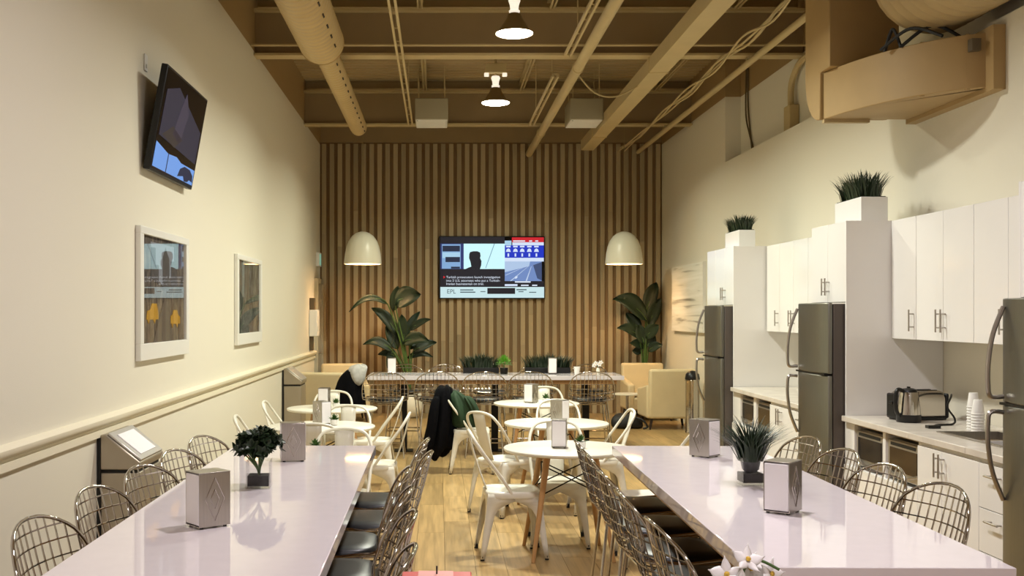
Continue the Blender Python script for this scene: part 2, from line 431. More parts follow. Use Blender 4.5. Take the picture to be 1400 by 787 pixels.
for (y, p, c), l in zip(LAMPS, labs): bell_lamp(y, p, c, l)

# bell pendants
PEND = mat('pendant_enamel', rgb(226, 222, 204), .35); PIN = mat('pendant_inside', rgb(250, 240, 220), .5)
def pendant(x, lab):
    t = thing('pendant_lamp', lab, 'lamp', (x, 16.8, 2.40), 0, 'white bell pendants')
    out = [(.287, 0), (.285, .05), (.273, .16), (.25, .27), (.215, .36), (.165, .43), (.105, .475), (.045, .495), (.012, .5)]
    n = 36
    ring = lambda r, z: [(r*math.cos(2*PI*j/n), r*math.sin(2*PI*j/n), z) for j in range(n)]
    MB().loft([ring(r, z) for r, z in out], cap=False).build('shade', PEND, t, ang=60)
    MB().loft([ring(.285, 0)]+[ring(max(r-.012, .004), z-.008 if z > .05 else z) for r, z in out], cap=False).build('shade_lining', PIN, t, ang=60)
    MB().lathe([(.001, .30), (.04, .31), (.055, .35), (.04, .40), (.02, .43), (.02, .47)], 16).build('bulb', emi('pendant_bulb', (1, .8, .5, 1), 8), t)
    MB().rod((0, 0, .495), (0, 0, ZD-2.40), .005, n=6).build('cord', mat('cord', rgb(150, 130, 90), .6), t)
    L = bpy.data.lights.new('pendant_light', 'POINT'); L.energy = 34; L.color = (1, .66, .36); L.shadow_soft_size = .05
    lo = bpy.data.objects.new('light', L); COL.objects.link(lo); lo.parent = t; lo.location = (0, 0, .24)
pendant(-1.165, 'white bell pendant above the palm by the cream corner sofa chairs'); pendant(2.835, 'white bell pendant above the armchairs by the abstract canvas')

# fishtail air duct at the kitchen wall
fd = thing('fishtail_duct', 'large tan sheet metal air duct elbow fixed to kitchen wall', 'duct', (0, 0, 0))
FD1 = mat('fishtail_duct_paint', rgb(170, 142, 96), .55, noise=.06, nscale=4)
plan = [(3.675, 7.15)]+[tuple(p[:2]) for p in cat_rom([(3.675, 7.2, 0), (3.45, 7.3, 0), (3.2, 7.62, 0), (3.03, 8.05, 0), (2.95, 8.42, 0)], 5)]+[(3.675, 8.42)]
MB().prism(plan[::-1], 'z', 3.14, 3.5).build('tail', FD1, fd, bevel=.006)
MB().prism([(8.43, 3.141)]+[(8.44+.32*math.sin(a), 3.501-.36*math.cos(a)) for a in [PI/2*i/8 for i in range(9)]]+[(8.76, 4.3), (8.22, 4.3), (8.22, 3.501), (8.43, 3.501)], 'x', 2.925, 3.45).build('riser', FD1, fd, bevel=.008, ang=30)
B(3.60, 3.678, 7.12, 8.46, 3.11, 3.53).build('flange', FD1, fd)
for y in (7.28, 7.5):
    k = min(plan[1:-1], key=lambda q: abs(q[1]-y)); B(k[0]-.006, k[0]+.02, y-.012, y+.012, 3.135, 3.505).build('seam', FD1, fd)
B(2.95, 3.3, 8.40, 8.45, 3.115, 3.14).build('edge_strip', TAN, fd)
cb = B(3.50, 3.56, 7.20, 7.26, 3.38, 3.46).build('control_box', mat('box_grey', rgb(110, 100, 84), .4, .5), fd)
rd = thing('round_duct', 'fat dark round duct above the fishtail duct', 'duct', (3.44, 0, 4.02))
spiral(5.2, 7.65, .42, True).build('pipe', TAN, rd, ang=60)
for y in (5.6, 7.3): MB().rod((0, y, .41), (0, y, ZD-4.02), .01, n=6).build('hanger_rod', BEAM, rd)
m = MB()
for k, (a, b) in enumerate((((3.1, 7.7, 3.5), (3.35, 7.3, 3.5)), ((3.2, 7.6, 3.5), (3.55, 7.4, 3.5)), ((3.15, 7.75, 3.5), (3.2, 7.6, 3.5)))):
    mid = ((a[0]+b[0])/2, (a[1]+b[1])/2, 3.60+.02*k); m.tube(cat_rom([a, mid, b], 8), .012, 6)
tag(m.build('duct_cables', BLACKM), 'dark looping cables lying on top of fishtail duct', 'cable')
cd = thing('wall_conduit', 'bent pipe and box on recessed wall above the ledge', 'conduit', (XU-.06, 0, 0))
MB().tube(cat_rom([(0, 11.1, 4.32), (0, 11.6, 4.30), (0, 11.88, 4.14), (0, 11.9, 3.85)], 6), .035, 8).build('pipe', BEAM, cd)
B(-.05, .058, 11.8, 12.0, 3.62, 3.9).build('junction_box', BEAM, cd, bevel=.01)
m = MB(); m.tube(cat_rom([(XU-.02, 13.7, 4.9), (XU-.02, 13.7, 4.3), (XU-.02, 13.6, 3.9), (XU-.02, 13.5, 3.6)], 6), .01, 6); m.tube(cat_rom([(XU-.02, 13.75, 4.9), (XU-.02, 13.8, 4.2), (XU-.02, 13.65, 3.9), (XU-.02, 13.4, 3.6)], 6), .01, 6)
tag(m.build('wall_wires', mat('wire_dark', rgb(90, 76, 50), .6)), 'pair of thin wires hanging on recessed wall beside the corner', 'cable')

# ------------------------------------------------------------ kitchen along the right wall
XP, XUP, XW = 2.97, 3.30, XR-.002      # front of tall units, front of wall cabinets, wall face
def bar_handle(parent, x, y, z0, z1):  # vertical bar on two posts, standing off a door that faces -x
    m = MB(); m.rod((x-.035, y, z0), (x-.035, y, z1), .006, n=8)
    for z in (z0+.03, z1-.03): m.rod((x, y, z), (x-.035, y, z), .005, n=8)
    return m.build('handle', STEEL, parent)
def door(parent, x, ya, yb, z0, z1, hy=None, hz=None, name='door'):
    d = B(x, x+.018, ya+.002, yb-.002, z0+.002, z1-.002).build(name, WHITE, parent, bevel=.002)
    if hy is not None: bar_handle(d, x, hy, *hz)
    return d
def wall_cabinet(ya, yb, doors, lab, x=XUP, z0=1.47, z1=2.33, hz=(1.53, 1.68)):   # doors: (ya, yb, handle y)
    t = thing('wall_cabinet', lab, 'cabinet', (0, 0, 0))
    B(x+.02, XW, ya+.001, yb-.001, z0, z1).build('carcass', WHITE, t)
    for a, b, h in doors: door(t, x, a, b, z0, z1, h, hz)
def side_panel(y, lab):
    tag(B(XP, XW, y-.02, y, 0, 2.33).build('cabinet_side_panel', WHITE, bevel=.001), lab, 'panel')
def fridge(yn, lab):                    # yn = near side
    yf = yn+.68
    t = thing('refrigerator', lab, 'fridge', (0, 0, 0))
    B(2.89, 3.6, yn, yf, .03, 1.725).build('body', FRSIDE, t, bevel=.006)
    def bowed(z0, z1):
        m = MB(); pr = [(2.885, yn)]+[(2.885-.03-.035*math.sin(PI*i/10)**.5, yn+.004+(yf-yn-.008)*i/10) for i in range(11)]+[(2.885, yf)]
        return m.prism(pr[::-1], 'z', z0, z1)
    for z0, z1, h0, h1 in ((.08, 1.195, .72, 1.16), (1.21, 1.731, 1.24, 1.69)):
        d = bowed(z0, z1).build('door', FRIDGE, t, bevel=.006, ang=30)
        low = z0 < 1
        a, b = (h1, h0) if low else (h0, h1)     # fixed at the seam, sweeping away from it
        pts = [(2.83, yf-.06, a), (2.765, yf-.06, a), (2.752, yf-.06, a*.85+b*.15), (2.755, yf-.06, a*.6+b*.4), (2.778, yf-.06, a*.3+b*.7), (2.83, yf-.06, b)]
        MB().tube(cat_rom(pts, 6), .012, 8).build('handle', STEEL, d)
    B(2.83, 2.885, yn+.02, yf-.02, 1.196, 1.209).build('seam_strip', DKMET, t)
    B(2.9, 3.55, yn+.03, yf-.03, .001, .03).build('plinth', BLACKM, t)
def tall_unit(yp, wid, lab_panel, lab_cab, seam, label_fr, far=None):
    side_panel(yp+.02, lab_panel)
    ya, yb = yp+.02, yp+wid
    wall_cabinet(ya, yb, [(ya, seam, seam-.035), (seam, far or yb, seam+.035)]+([(far, yb, None)] if far else []), lab_cab, x=XP, z0=1.735, z1=2.33, hz=(1.79, 1.92))
    fridge(yp+.04, label_fr)
tall_unit(8.0, .74, 'tall white panel between toaster counter and steel fridge', 'white cabinet over the fridge with the larger grass trough on top', 8.38, 'steel fridge between the two white counters')
tall_unit(11.06, 1.08, 'tall white panel between coffee counter and steel fridge', 'white cabinet over the fridge with the smaller grass box on top', 11.40, 'steel fridge beside the abstract canvas', far=11.78)
side_panel(5.62, 'tall white panel between sink counter and near fridge')
wall_cabinet(4.86, 5.60, [(4.86, 5.23, 5.195), (5.23, 5.60, 5.265)], 'white cabinet over the fridge next to the sink', x=XP, z0=1.735, z1=2.33, hz=(1.79, 1.92))
fridge(4.88, 'steel fridge next to the sink, seen at its handle side')
def microwave(ya, yb, z, lab, dark):
    t = thing('microwave', lab, 'microwave', (0, 0, 0))
    B(3.005, 3.45, ya, yb, z+.012, z+.27).build('body', mat('microwave_shell', rgb(176, 170, 160), .35, .6), t, bevel=.008)
    d = B(2.98, 3.005, ya+.005, yb-.005, z+.02, z+.265).build('door', mat('microwave_front', rgb(186, 180, 170), .3, .7), t, bevel=.006)
    B(2.974, 2.982, ya+.035, yb-.05, z+.07, z+.22).build('window', mat('microwave_glass'+dark, rgb(40, 36, 36) if dark == 'a' else rgb(70, 56, 40), .08), d)
    m = MB(); m.tube(cat_rom([(2.976, ya+.02, z+.075), (2.96, (ya+yb)/2, z+.035), (2.976, yb-.02, z+.075)], 8), .009, 8); m.build('handle', STEEL, d)
    B(2.976, 2.982, ya+.06, yb-.06, z+.232, z+.252).build('control_strip', BLACKM, d)
    for sy in (ya+.05, yb-.05):
        for sx in (3.07, 3.4): MB().rod((sx, sy, z), (sx, sy, z+.014), .012).build('foot', BLACKM, t)
def bay(yf, yn, offs, nm, hole=None):
    n1, n2, n3, n4, sm_, dn = [yf-o for o in offs]
    # open niche unit
    t = thing('niche_cabinet', 'white base cabinet with two microwave niches under '+nm, 'cabinet', (0, 0, 0))
    B(XP, XW, n4, yf-.001, .1, .56).build('drawer_box', WHITE, t)
    door(t, XP-.018, n4, yf-.001, .12, .56, name='drawer_front')
    B(XP+.05, XW, n4, yf-.001, .001, .1).build('plinth', WHITEM, t)
    B(XW-.02, XW, n4, yf-.001, .56, .868).build('back_panel', WHITE, t)
    for a, b in ((n1, yf-.001), (n3, n2), (n4, n4+.02)): B(XP, XW-.02, a, b, .56, .868).build('divider', WHITE, t)
    B(XP+.02, XW-.02, n4+.02, n1, .852, .868).build('rail', mat('laminate_edge', rgb(150, 130, 104), .5), t)
    microwave(n2+.006, n1-.006, .56, 'silver microwave beside the tall panel in niche under '+nm, 'a')
    microwave(n4+.026, n3-.006, .56, 'silver microwave with brownish window beside cupboard doors under '+nm, 'b')
    t = thing('base_cabinet', 'white two door base cabinet under '+nm, 'cabinet', (0, 0, 0))
    B(XP, XW, dn, n4-.001, .1, .868).build('carcass', WHITE, t) if not hole else [B(XP, XW, dn, n4-.001, .1, .7).build('carcass', WHITE, t), B(XP, XP+.02, dn, n4-.001, .7, .868).build('front_rail', WHITE, t)]
    B(XP+.05, XW, dn, n4-.001, .001, .1).build('plinth', WHITEM, t)
    door(t, XP-.018, sm_, n4-.001, .12, .845, sm_+.03, (.69, .83)); door(t, XP-.018, dn, sm_, .12, .845, sm_-.03, (.69, .83))
    t = thing('drawer_cabinet', 'narrow white drawer cabinet at the end under '+nm, 'cabinet', (0, 0, 0))
    B(XP, XW, yn+.001, dn-.001, .1, .868).build('carcass', WHITE, t)
    B(XP+.05, XW, yn+.001, dn-.001, .001, .1).build('plinth', WHITEM, t)
    for z0, z1 in ((.12, .36), (.36, .6), (.6, .845)):
        d = door(t, XP-.018, yn+.001, dn-.001, z0, z1, name='drawer')
        m = MB(); c = (yn+dn)/2; m.rod((XP-.05, c-.07, z1-.06), (XP-.05, c+.07, z1-.06), .006)
        for s in (-.05, .05): m.rod((XP-.018, c+s, z1-.06), (XP-.05, c+s, z1-.06), .005)
        m.build('handle', STEEL, d)
    m = MB(); x0, x1 = XP-.035, XW
    if hole:
        hy0, hy1, hx0, hx1 = hole
        m.box(x0, x1, hy1, yf-.001, .87, .91); m.box(x0, x1, yn, hy0, .87, .91); m.box(x0, hx0, hy0, hy1, .87, .91); m.box(hx1, x1, hy0, hy1, .87, .91)
    else: m.box(x0, x1, yn+.001, yf-.001, .87, .91)
    tag(m.build('worktop', MARBLE, bevel=.004), 'pale marbled worktop of '+nm, 'worktop')
bay(8.0, 5.62, (.16, .66, .705, 1.23, 1.56, 2.0), 'the sink counter with the toaster', (6.12, 6.86, 3.14, 3.5))
bay(11.05, 8.75, (.25, .70, .78, 1.26, 1.58, 1.98), 'the coffee counter between fridges')
sk = thing('sink', 'steel sink set into the marbled worktop', 'sink', (0, 0, 0))
m = MB(); X0, X1, Y0, Y1 = 3.12, 3.52, 6.10, 6.88
m.box(X0, X1, Y0, Y0+.03, .911, .917); m.box(X0, X1, Y1-.03, Y1, .911, .917); m.box(X0, X0+.03, Y0+.03, Y1-.03, .911, .917); m.box(X1-.03, X1, Y0+.03, Y1-.03, .911, .917)
m.build('rim', STEEL, sk)
m = MB(); a, b, c, d = 3.145, 3.495, 6.125, 6.855
m.box(a, b, c, d, .76, .765); m.box(a, a+.004, c, d, .765, .911); m.box(b-.004, b, c, d, .765, .911); m.box(a, b, c, c+.004, .765, .911); m.box(a, b, d-.004, d, .765, .911)
m.build('basin', STEEL, sk)
MB().tube(cat_rom([(3.57, 6.5, .91), (3.57, 6.5, 1.14), (3.50, 6.5, 1.2), (3.40, 6.5, 1.17)], 6), .012, 8).build('tap', CHROME, sk)
# wall cabinets: doors 0.4 m wide
ys = [8.0-.41*i for i in range(6)]
wall_cabinet(ys[1], ys[0]-.002, [(ys[1], ys[0]-.002, ys[1]+.035)], 'single door white wall cabinet beside the tall panel above toaster')
wall_cabinet(ys[3], ys[1]-.002, [(ys[2], ys[1]-.002, ys[2]+.035), (ys[3], ys[2], ys[2]-.035)], 'double door white wall cabinet above kettle and sink')
wall_cabinet(5.625, ys[3]-.002, [(ys[4], ys[3]-.002, ys[4]+.035), (5.625, ys[4], ys[4]-.035)], 'double door white wall cabinet next to the near fridge cabinet')
ys = [11.04-.41*i for i in range(6)]
wall_cabinet(ys[1], ys[0]-.002, [(ys[1], ys[0]-.002, ys[1]+.035)], 'single door white wall cabinet beside tall panel above coffee counter')
wall_cabinet(ys[3], ys[1]-.002, [(ys[2], ys[1]-.002, ys[2]+.035), (ys[3], ys[2], ys[2]-.035)], 'double door white wall cabinet above coffee maker and cup')
wall_cabinet(8.75, ys[3]-.002, [((ys[3]+8.75)/2, ys[3]-.002, None), (8.75, (ys[3]+8.75)/2, None)], 'glossy white wall cabinet tucked behind the middle fridge cabinet')

# things on the worktops
def kettle(x, y, rz, lab):
    t = thing('kettle', lab, 'kettle', (x, y, .911), rz)
    MB().lathe([(.078, 0), (.08, .004), (.08, .05), (.078, .052)], 24).build('base', BLACK, t)
    MB().lathe([(.077, .052), (.074, .1), (.064, .18), (.058, .205)], 24).build('jug', CHROME, t)
    MB().lathe([(.058, .205), (.052, .222), (.03, .23), (.012, .232), (.012, .242)], 20).build('lid', BLACK, t)
    MB().tube(cat_rom([(-.055, 0, .215), (-.10, 0, .222), (-.118, 0, .17), (-.11, 0, .08), (-.08, 0, .045)], 6), [.014]*25, 8).build('handle', BLACK, t)
    MB().prism([(.05, -.02), (.095, 0), (.05, .02)], 'z', .17, .205).build('spout', CHROME, t)
kettle(3.22, 7.52, .4, 'steel kettle with black handle in front of the toaster')
t = thing('toaster', 'chrome toaster with black ends on the sink counter', 'toaster', (3.36, 7.70, .911), .2)
MB().prism([(-.17, .02), (.17, .02), (.17, .15), (.155, .19), (.12, .205), (-.12, .205), (-.155, .19), (-.17, .15)], 'y', -.08, .08).build('shell', CHROME, t, bevel=.012)
for s in (-1, 1): B(min(s*.165, s*.19), max(s*.165, s*.19), -.085, .085, .01, .185).build('end_cap', BLACK, t, bevel=.012)
for s in (-.035, .035): B(-.12, .12, s-.012, s+.012, .204, .208).build('slot', BLACKM, t)
B(-.215, -.188, -.02, .02, .11, .13).build('lever', BLACK, t, bevel=.004)
B(-.17, .17, -.08, .08, .001, .02).build('base', BLACK, t)
cord = MB().tube(cat_rom([(3.56, 7.62, 1.09), (3.5, 7.5, 1.08), (3.44, 7.42, 1.02), (3.46, 7.36, .95), (3.42, 7.3, .918), (3.3, 7.25, .918), (3.2, 7.12, .918)], 6), .007, 6).build('power_cord', BLACK)
tag(cord, 'black power cord with plug lying beside the kettle', 'cord')
B(3.16, 3.24, 7.08, 7.13, .912, .93).build('plug', BLACK, cord)
CUP = [(.026, 0), (.027, .002), (.038, .086), (.041, .088), (.041, .092), (.037, .092), (.026, .004), (.001, .003)]
cupm = MB().lathe(CUP, 20).mesh('paper_cup', WHITEM)
def cup(x, y, z, lab, grp=None, flip=False):
    o = bpy.data.objects.new('paper_cup', cupm); COL.objects.link(o); o.location = (x, y, z)
    if flip: o.rotation_euler.x = PI
    tag(o, lab, 'cup', grp); return o
for (x, y, n, l) in ((3.42, 7.02, 9, 'white paper cup in the taller upside down stack by the sink'), (3.40, 6.84+.08, 7, 'white paper cup in the shorter upside down stack by the sink')):
    for k in range(n): cup(x, y, .911+.092+.018*k, l, 'stacked paper cups', True)
cup(3.10, 9.36, .911, 'single white paper cup in front of the coffee maker')
cup(3.13, 9.30, .911, 'white paper cup standing close behind a lone cup')
t = thing('coffee_maker', 'rounded steel and black coffee maker on the coffee counter', 'coffee maker', (3.35, 9.45, .911))
MB().prism([(-.13, 0), (.13, 0), (.13, .22), (.10, .29), (.05, .31), (-.05, .31), (-.11, .27), (-.13, .2)], 'y', -.10, .10).build('housing', CHROME, t, bevel=.02)
B(-.14, .135, -.105, .105, .001, .05).build('base', BLACK, t, bevel=.01)
B(-.145, -.12, -.05, .05, .06, .25).build('front_panel', BLACK, t, bevel=.008)
MB().lathe([(.05, .05), (.055, .1), (.04, .16), (.035, .17)], 18).build('jug', BLACK, t).location = (-.08, -.16, -.049)

# grass troughs on the tall cabinets
def grass(n, rx, ry, h, lean, seed, wd=.006, z0=0., base=.6):
    rnd = random.Random(seed); m = MB()
    for i in range(n):
        a = rnd.uniform(0, 2*PI); q = math.sqrt(rnd.random()); x, y = rx*q*math.cos(a), ry*q*math.sin(a)
        x, y = (x, y) if base == .6 else (x*base, y*base)
        L = h*rnd.uniform(.65, 1.05)*(1.05-.25*q); da = a+rnd.uniform(-.7, .7); ln = lean*(q*.9+rnd.uniform(0, .35))
        dx, dy = math.cos(da)*ln*L, math.sin(da)*ln*L; px, py = -math.sin(da)*wd, math.cos(da)*wd
        vs = []
        for t_, k in ((0, 1), (.5, .8), (.85, .4)):
            cx, cy, cz = x+dx*t_*t_, y+dy*t_*t_, z0+L*(t_-.18*ln*t_*t_); vs += [(cx-px*k, cy-py*k, cz), (cx+px*k, cy+py*k, cz)]
        vs.append((x+dx, y+dy, z0+L*(1-.2*ln)))
        m.add(vs, [(0, 1, 3, 2), (2, 3, 5, 4), (4, 5, 6)])
    return m
def trough(x0, x1, y0, y1, z0, z1, h, seed, lab):
    cx, cy = (x0+x1)/2, (y0+y1)/2
    t = thing('grass_trough', lab, 'planter', (cx, cy, z0+.001))
    hx, hy, H = (x1-x0)/2, (y1-y0)/2, z1-z0
    B(-hx, hx, -hy, hy, 0, H).build('box', WHITE, t, bevel=.003)
    B(-hx+.012, hx-.012, -hy+.012, hy-.012, H, H+.006).build('soil', SOIL, t)
    m = grass(420, hx*1.1, hy*1.0, h, .55, seed, .006, H)
    m.build('grass_blades', LEAFD, t, kind='stuff')
trough(3.14, 3.34, 8.16, 8.70, 2.33, 2.52, .24, 3, 'long white trough of dark artificial grass on cabinet over middle fridge')
trough(3.09, 3.26, 11.30, 11.84, 2.33, 2.51, .2, 4, 'small white trough of dark artificial grass on far fridge cabinet')

# ------------------------------------------------------------ long tables, bar table
TT = .915
def long_table(length, lab, name='counter_table', legs=None, backlegs=None, wd=.785):
    t = thing(name, lab, 'table')
    B(-wd/2, wd/2, -length/2, length/2, TT-.05, TT).build('tabletop', QUARTZ, t, bevel=.003)
    B(-wd/2+.05, wd/2-.05, -length/2+.08, length/2-.08, TT-.10, TT-.0505).build('apron', WOODL, t)
    for x, y in legs:
        l = B(x-.04, x+.04, y-.04, y+.04, .012, TT-.10).build('leg', DKMET, t)
        B(x-.11, x+.11, y-.11, y+.11, .001, .012).build('foot_plate', DKMET, l)
    return t
t = long_table(3.2, 'long glossy white counter table carrying the bushy jade plant', legs=[(0, -1.25), (0, 0), (0, 1.25)], wd=.79)
t.location = (-.74, 4.55, 0); t.rotation_euler.z = math.radians(.3)
t = long_table(2.93, 'long glossy white counter table carrying the spiky grass plant', legs=[(0, -1.15), (0, 0), (0, 1.15)], wd=.765)
t.location = (1.327, 4.67, 0); t.rotation_euler.z = math.radians(-.95)
t = long_table(3.02, 'white counter table set crossways before the slatted wall', legs=[(-.1, 1.09), (-.1, 0), (-.1, -1.09)], wd=.75)
t.location = (.67, 13.27, 0); t.rotation_euler.z = PI/2

# ------------------------------------------------------------ wire stools
PR = [(.0, .235, .655), (.06, .215, .645), (.15, .18, .63), (.35, .0, .61), (.5, -.14, .625), (.56, -.185, .645), (.62, -.215, .68),
      (.7, -.235, .745), (.82, -.265, .85), (.9, -.282, .92), (1.0, -.30, .99)]
def half_w(v):
    if v < .15: return .235*(1-((.15-v)/.16)**2.4)**.45
    if v < .7: return .235+.027*(v-.15)/.55
    return max(.262*(1-min((v-.7)/.3, 1)**2.5)**.48, .0)
def prof_at(v):
    for a, b in zip(PR, PR[1:]):
        if v <= b[0]+1e-9:
            f = (v-a[0])/(b[0]-a[0]); return tuple(a[i]+(b[i]-a[i])*f for i in range(3))+(half_w(v),)
    return PR[-1]+(half_w(v),)
def ss(a, b, x):
    f = min(max((x-a)/(b-a), 0), 1); return f*f*(3-2*f)
def shell(y, v):
    _, x, z, w_ = prof_at(v); b = ss(.45, .72, v); q = (y/.25)**2
    return (x+.06*q*b, y, z+.045*q*(1-b))
def make_stool():
    t = thing('wire_stool', '', 'stool')
    m = MB()
    for i in range(-5, 6):
        y = i*.044; vs = [k/60 for k in range(61) if prof_at(k/60)[3] >= abs(y)]
        if len(vs) > 2: m.tube([shell(y, v) for v in vs], .0034, 4)
    for k in range(1, 16):
        v = k/16; w_ = prof_at(v)[3]; m.tube([shell(w_*(-1+2*j/10), v) for j in range(11)], .0034, 4)
    m.build('wire_shell', CHROME, t, ang=80)
    vs = [k/40 for k in range(36)]+[.9, .93, .955, .975, .988, .996, 1.0]
    rim = [shell(prof_at(v)[3], v) for v in vs]+[shell(-prof_at(v)[3], v) for v in vs[::-1]]
    MB().tube(rim, .0065, 8, closed=True).build('rim', CHROME, t, ang=80)
    m = MB(); n = 28
    def se(r, z, dx=0): return [(.025+dx+r*.19*math.copysign(abs(math.cos(a))**.6, math.cos(a)), r*.205*math.copysign(abs(math.sin(a))**.6, math.sin(a)), z) for a in [2*PI*j/n for j in range(n)]]
    m.loft([se(.9, .632), se(1, .642), se(1.0, .662), se(.93, .674), se(.6, .68), se(.1, .681)]).build('cushion', BLACK, t, ang=60)
    for sx in (-1, 1):
        for sy in (-1, 1):
            MB().tube([(sx*.15, sy*.16, .61), (sx*.21+(.0 if sx > 0 else -.01), sy*.215, .006)], .008, 8).build('leg', CHROME, t)
    m = MB()
    fr = [(.197, .20, .18), (.197, -.20, .18), (-.205, -.20, .18), (-.205, .20, .18)]
    m.tube(fr+[fr[0]], .007, 8); m.build('footrest', CHROME, t)
    m = MB()
    for sy in (-1, 1): m.rod((.15, sy*.16, .61), (-.15, sy*.16, .61), .007); 
    for sx in (-1, 1): m.rod((sx*.15, .16, .61), (sx*.15, -.16, .61), .007)
    m.build('seat_frame', CHROME, t)
    return t
stool0 = make_stool(); used = [False]
def stool(x, y, rz, lab, grp):
    if not used[0]:
        used[0] = True; o = stool0; o.location = (x, y, 0); o.rotation_euler.z = rz; o['label'] = lab; o['group'] = grp; return o
    return dup(stool0, (x, y, 0), rz, lab, grp)
rj = random.Random(5)
j = lambda a: rj.uniform(-a, a)
G = 'wire stools at the long tables'
ORD = ('first', 'second', 'third', 'fourth', 'fifth', 'sixth')
def row(spots, lab, tail, rz, jit, grp):
    for k, q in enumerate(spots): x, y = q[:2]; stool(x+j(.01), y, rz+(q[2] if len(q) > 2 else 0)+j(jit), lab+', '+ORD[k]+' from the '+tail, grp)
row([(-1.02, 5.86, -.28), (-1.02, 5.27, -.25), (-1.03, 4.72, -.26), (-1.04, 4.16, -.14), (-1.05, 3.54, -.12)], 'wire stool on cream wall side of jade plant table', 'round tables', 0, .03, G)
row([(-.36, 5.84), (-.33, 5.30), (-.42, 4.76), (-.39, 4.22), (-.37, 3.68), (-.37, 3.14)], 'black cushioned wire stool on aisle side of jade plant table', 'round tables', PI, .04, G)
row([(.985+.016*(y-4.6), y) for y in (5.70, 5.165, 4.63, 4.095, 3.56)], 'black cushioned wire stool on aisle side of grass plant table', 'round tables', 0, .05, G)
row([(1.70+.016*(y-4.6), y, .10) for y in (5.88, 5.34, 4.79, 4.24)], 'wire stool on kitchen side of grass plant table', 'round tables', PI, .04, G)
G = 'wire stools at the crossways table'
row([(1.74, 12.70), (1.06, 12.72), (.54, 12.69), (-.02, 12.71)], 'wire stool on round table side of crossways table', 'kitchen', PI/2, .08, G)
stool(-.61, 12.66, PI/2, 'chrome wire stool beside the black coat at the crossways table end', G)
row([(1.95, 13.92), (1.27, 13.94), (.64, 13.90), (.10, 13.93), (-.45, 13.92)], 'wire stool between crossways table and slatted wall', 'kitchen', -PI/2, .08, G)

# ------------------------------------------------------------ hoop back metal chairs
def make_chair():
    t = thing('metal_chair', '', 'chair')
    ZS = .44
    wid = lambda z, full: full if z >= .39 else (.025+.03*(z/.3) if z < .3 else .055+(full-.055)*((z-.3)/.09)**2.2)
    for sx in (-1, 1):
        for sy in (-1, 1):
            T = Vector((sx*.175, sy*.175, ZS)); Fo = Vector((sx*(.225 if sx > 0 else .235), sy*.21, .012))
            m = MB(); zs = [ZS, .415, .39, .38, .365, .34, .30, .2, .1, .012]
            ra, rb = [], []
            for z in zs:
                c = T+(Fo-T)*((ZS-z)/(ZS-.012))
                ra.append([(c.x, c.y, z), (c.x-sx*wid(z, abs(c.x)), c.y, z)]); rb.append([(c.x, c.y, z), (c.x, c.y-sy*wid(z, abs(c.y)), z)])
            m.grid(ra); m.grid(rb)
            l = m.build('leg', CHAIRW, t, solid=.004)
            MB().rod((Fo.x-sx*.012, Fo.y-sy*.012, .0005), (Fo.x-sx*.012, Fo.y-sy*.012, .03), .014, n=8).build('rubber_foot', BLACKM, l)
    n = 32
    def sq(r, z): return [(r*.19*math.copysign(abs(math.cos(a))**.45, math.cos(a)), r*.19*math.copysign(abs(math.sin(a))**.45, math.sin(a)), z) for a in [2*PI*k/n for k in range(n)]]
    MB().loft([sq(.985, .41), sq(1.0, .42), sq(1.0, .443), sq(.97, .453), sq(.9, .455), sq(.75, .447), sq(.3, .441)]).build('seat', CHAIRW, t, ang=60)
    pts = [(-.02, .18, .44), (-.10, .192, .56), (-.19, .198, .68), (-.255, .18, .775), (-.288, .125, .832), (-.295, 0, .85)]
    pts = pts+[(x, -y, z) for x, y, z in pts[-2::-1]]
    MB().tube(cat_rom(pts, 6), .0115, 8).build('hoop', CHAIRW, t, ang=80)
    rows = []
    for k in range(7):
        f = k/6; x = -.168-.125*f-.012*math.sin(PI*f); h = .055+.012*f
        rows.append([(x-.006, -h, .445+.40*f), (x, -h*.4, .445+.40*f), (x, h*.4, .445+.40*f), (x-.006, h, .445+.40*f)])
    MB().grid(rows).build('splat', CHAIRW, t, solid=.005)
    return t
chair0 = make_chair(); usedc = [False]
def chair(x, y, deg, lab):
    rz = math.radians(deg); G = 'white hoop back chairs'
    if not usedc[0]:
        usedc[0] = True; o = chair0; o.location = (x, y, 0); o.rotation_euler.z = rz; o['label'] = lab; o['group'] = G; return o
    return dup(chair0, (x, y, 0), rz, lab, G)
# ------------------------------------------------------------ round tables
def make_round():
    t = thing('round_table', '', 'table')
    MB().lathe([(.40, .705), (.43, .708), (.44, .718), (.44, .728), (.436, .732)], 48).build('tabletop', CHAIRW, t, ang=50)
    for sx in (-1, 1):
        for sy in (-1, 1):
            MB().rod((sx*.27, sy*.27, .001), (sx*.16, sy*.16, .705), .013, .024, n=12).build('leg', WOODL, t)
    for s in (-1, 1):
        for q in (0, 1):
            a, b = (.235, .62), (-.235, .42)
            pts = [(s*.16, .17, .62), (s*.2, -.2, .44)] if q else [(.17, s*.16, .62), (-.2, s*.2, .44)]
            MB().rod(pts[0], pts[1], .005, n=6).build('brace', DKMET, t); 
            pts = [(s*.16, -.17, .62), (s*.2, .2, .44)] if q else [(-.17, s*.16, .62), (.2, s*.2, .44)]
            MB().rod(pts[0], pts[1], .005, n=6).build('brace', DKMET, t)
    return t
rt0 = make_round()
T1, T2, T3 = (.885, 7.55), (.993, 9.27), (1.005, 11.3)
A1, A2, A3 = (-1.04, 10.7), (-.963, 9.0), (-.86, 7.15)
names = ['white round table next to the end of the grass plant table', 'white round table in the middle of the row beside the kitchen',
         'white round table next to the chair hung with a green jacket', 'white round table nearest the wall bin and armchairs',
         'white round table in the middle of the row beside the cream wall', 'white round table hidden behind the end of the jade plant table']
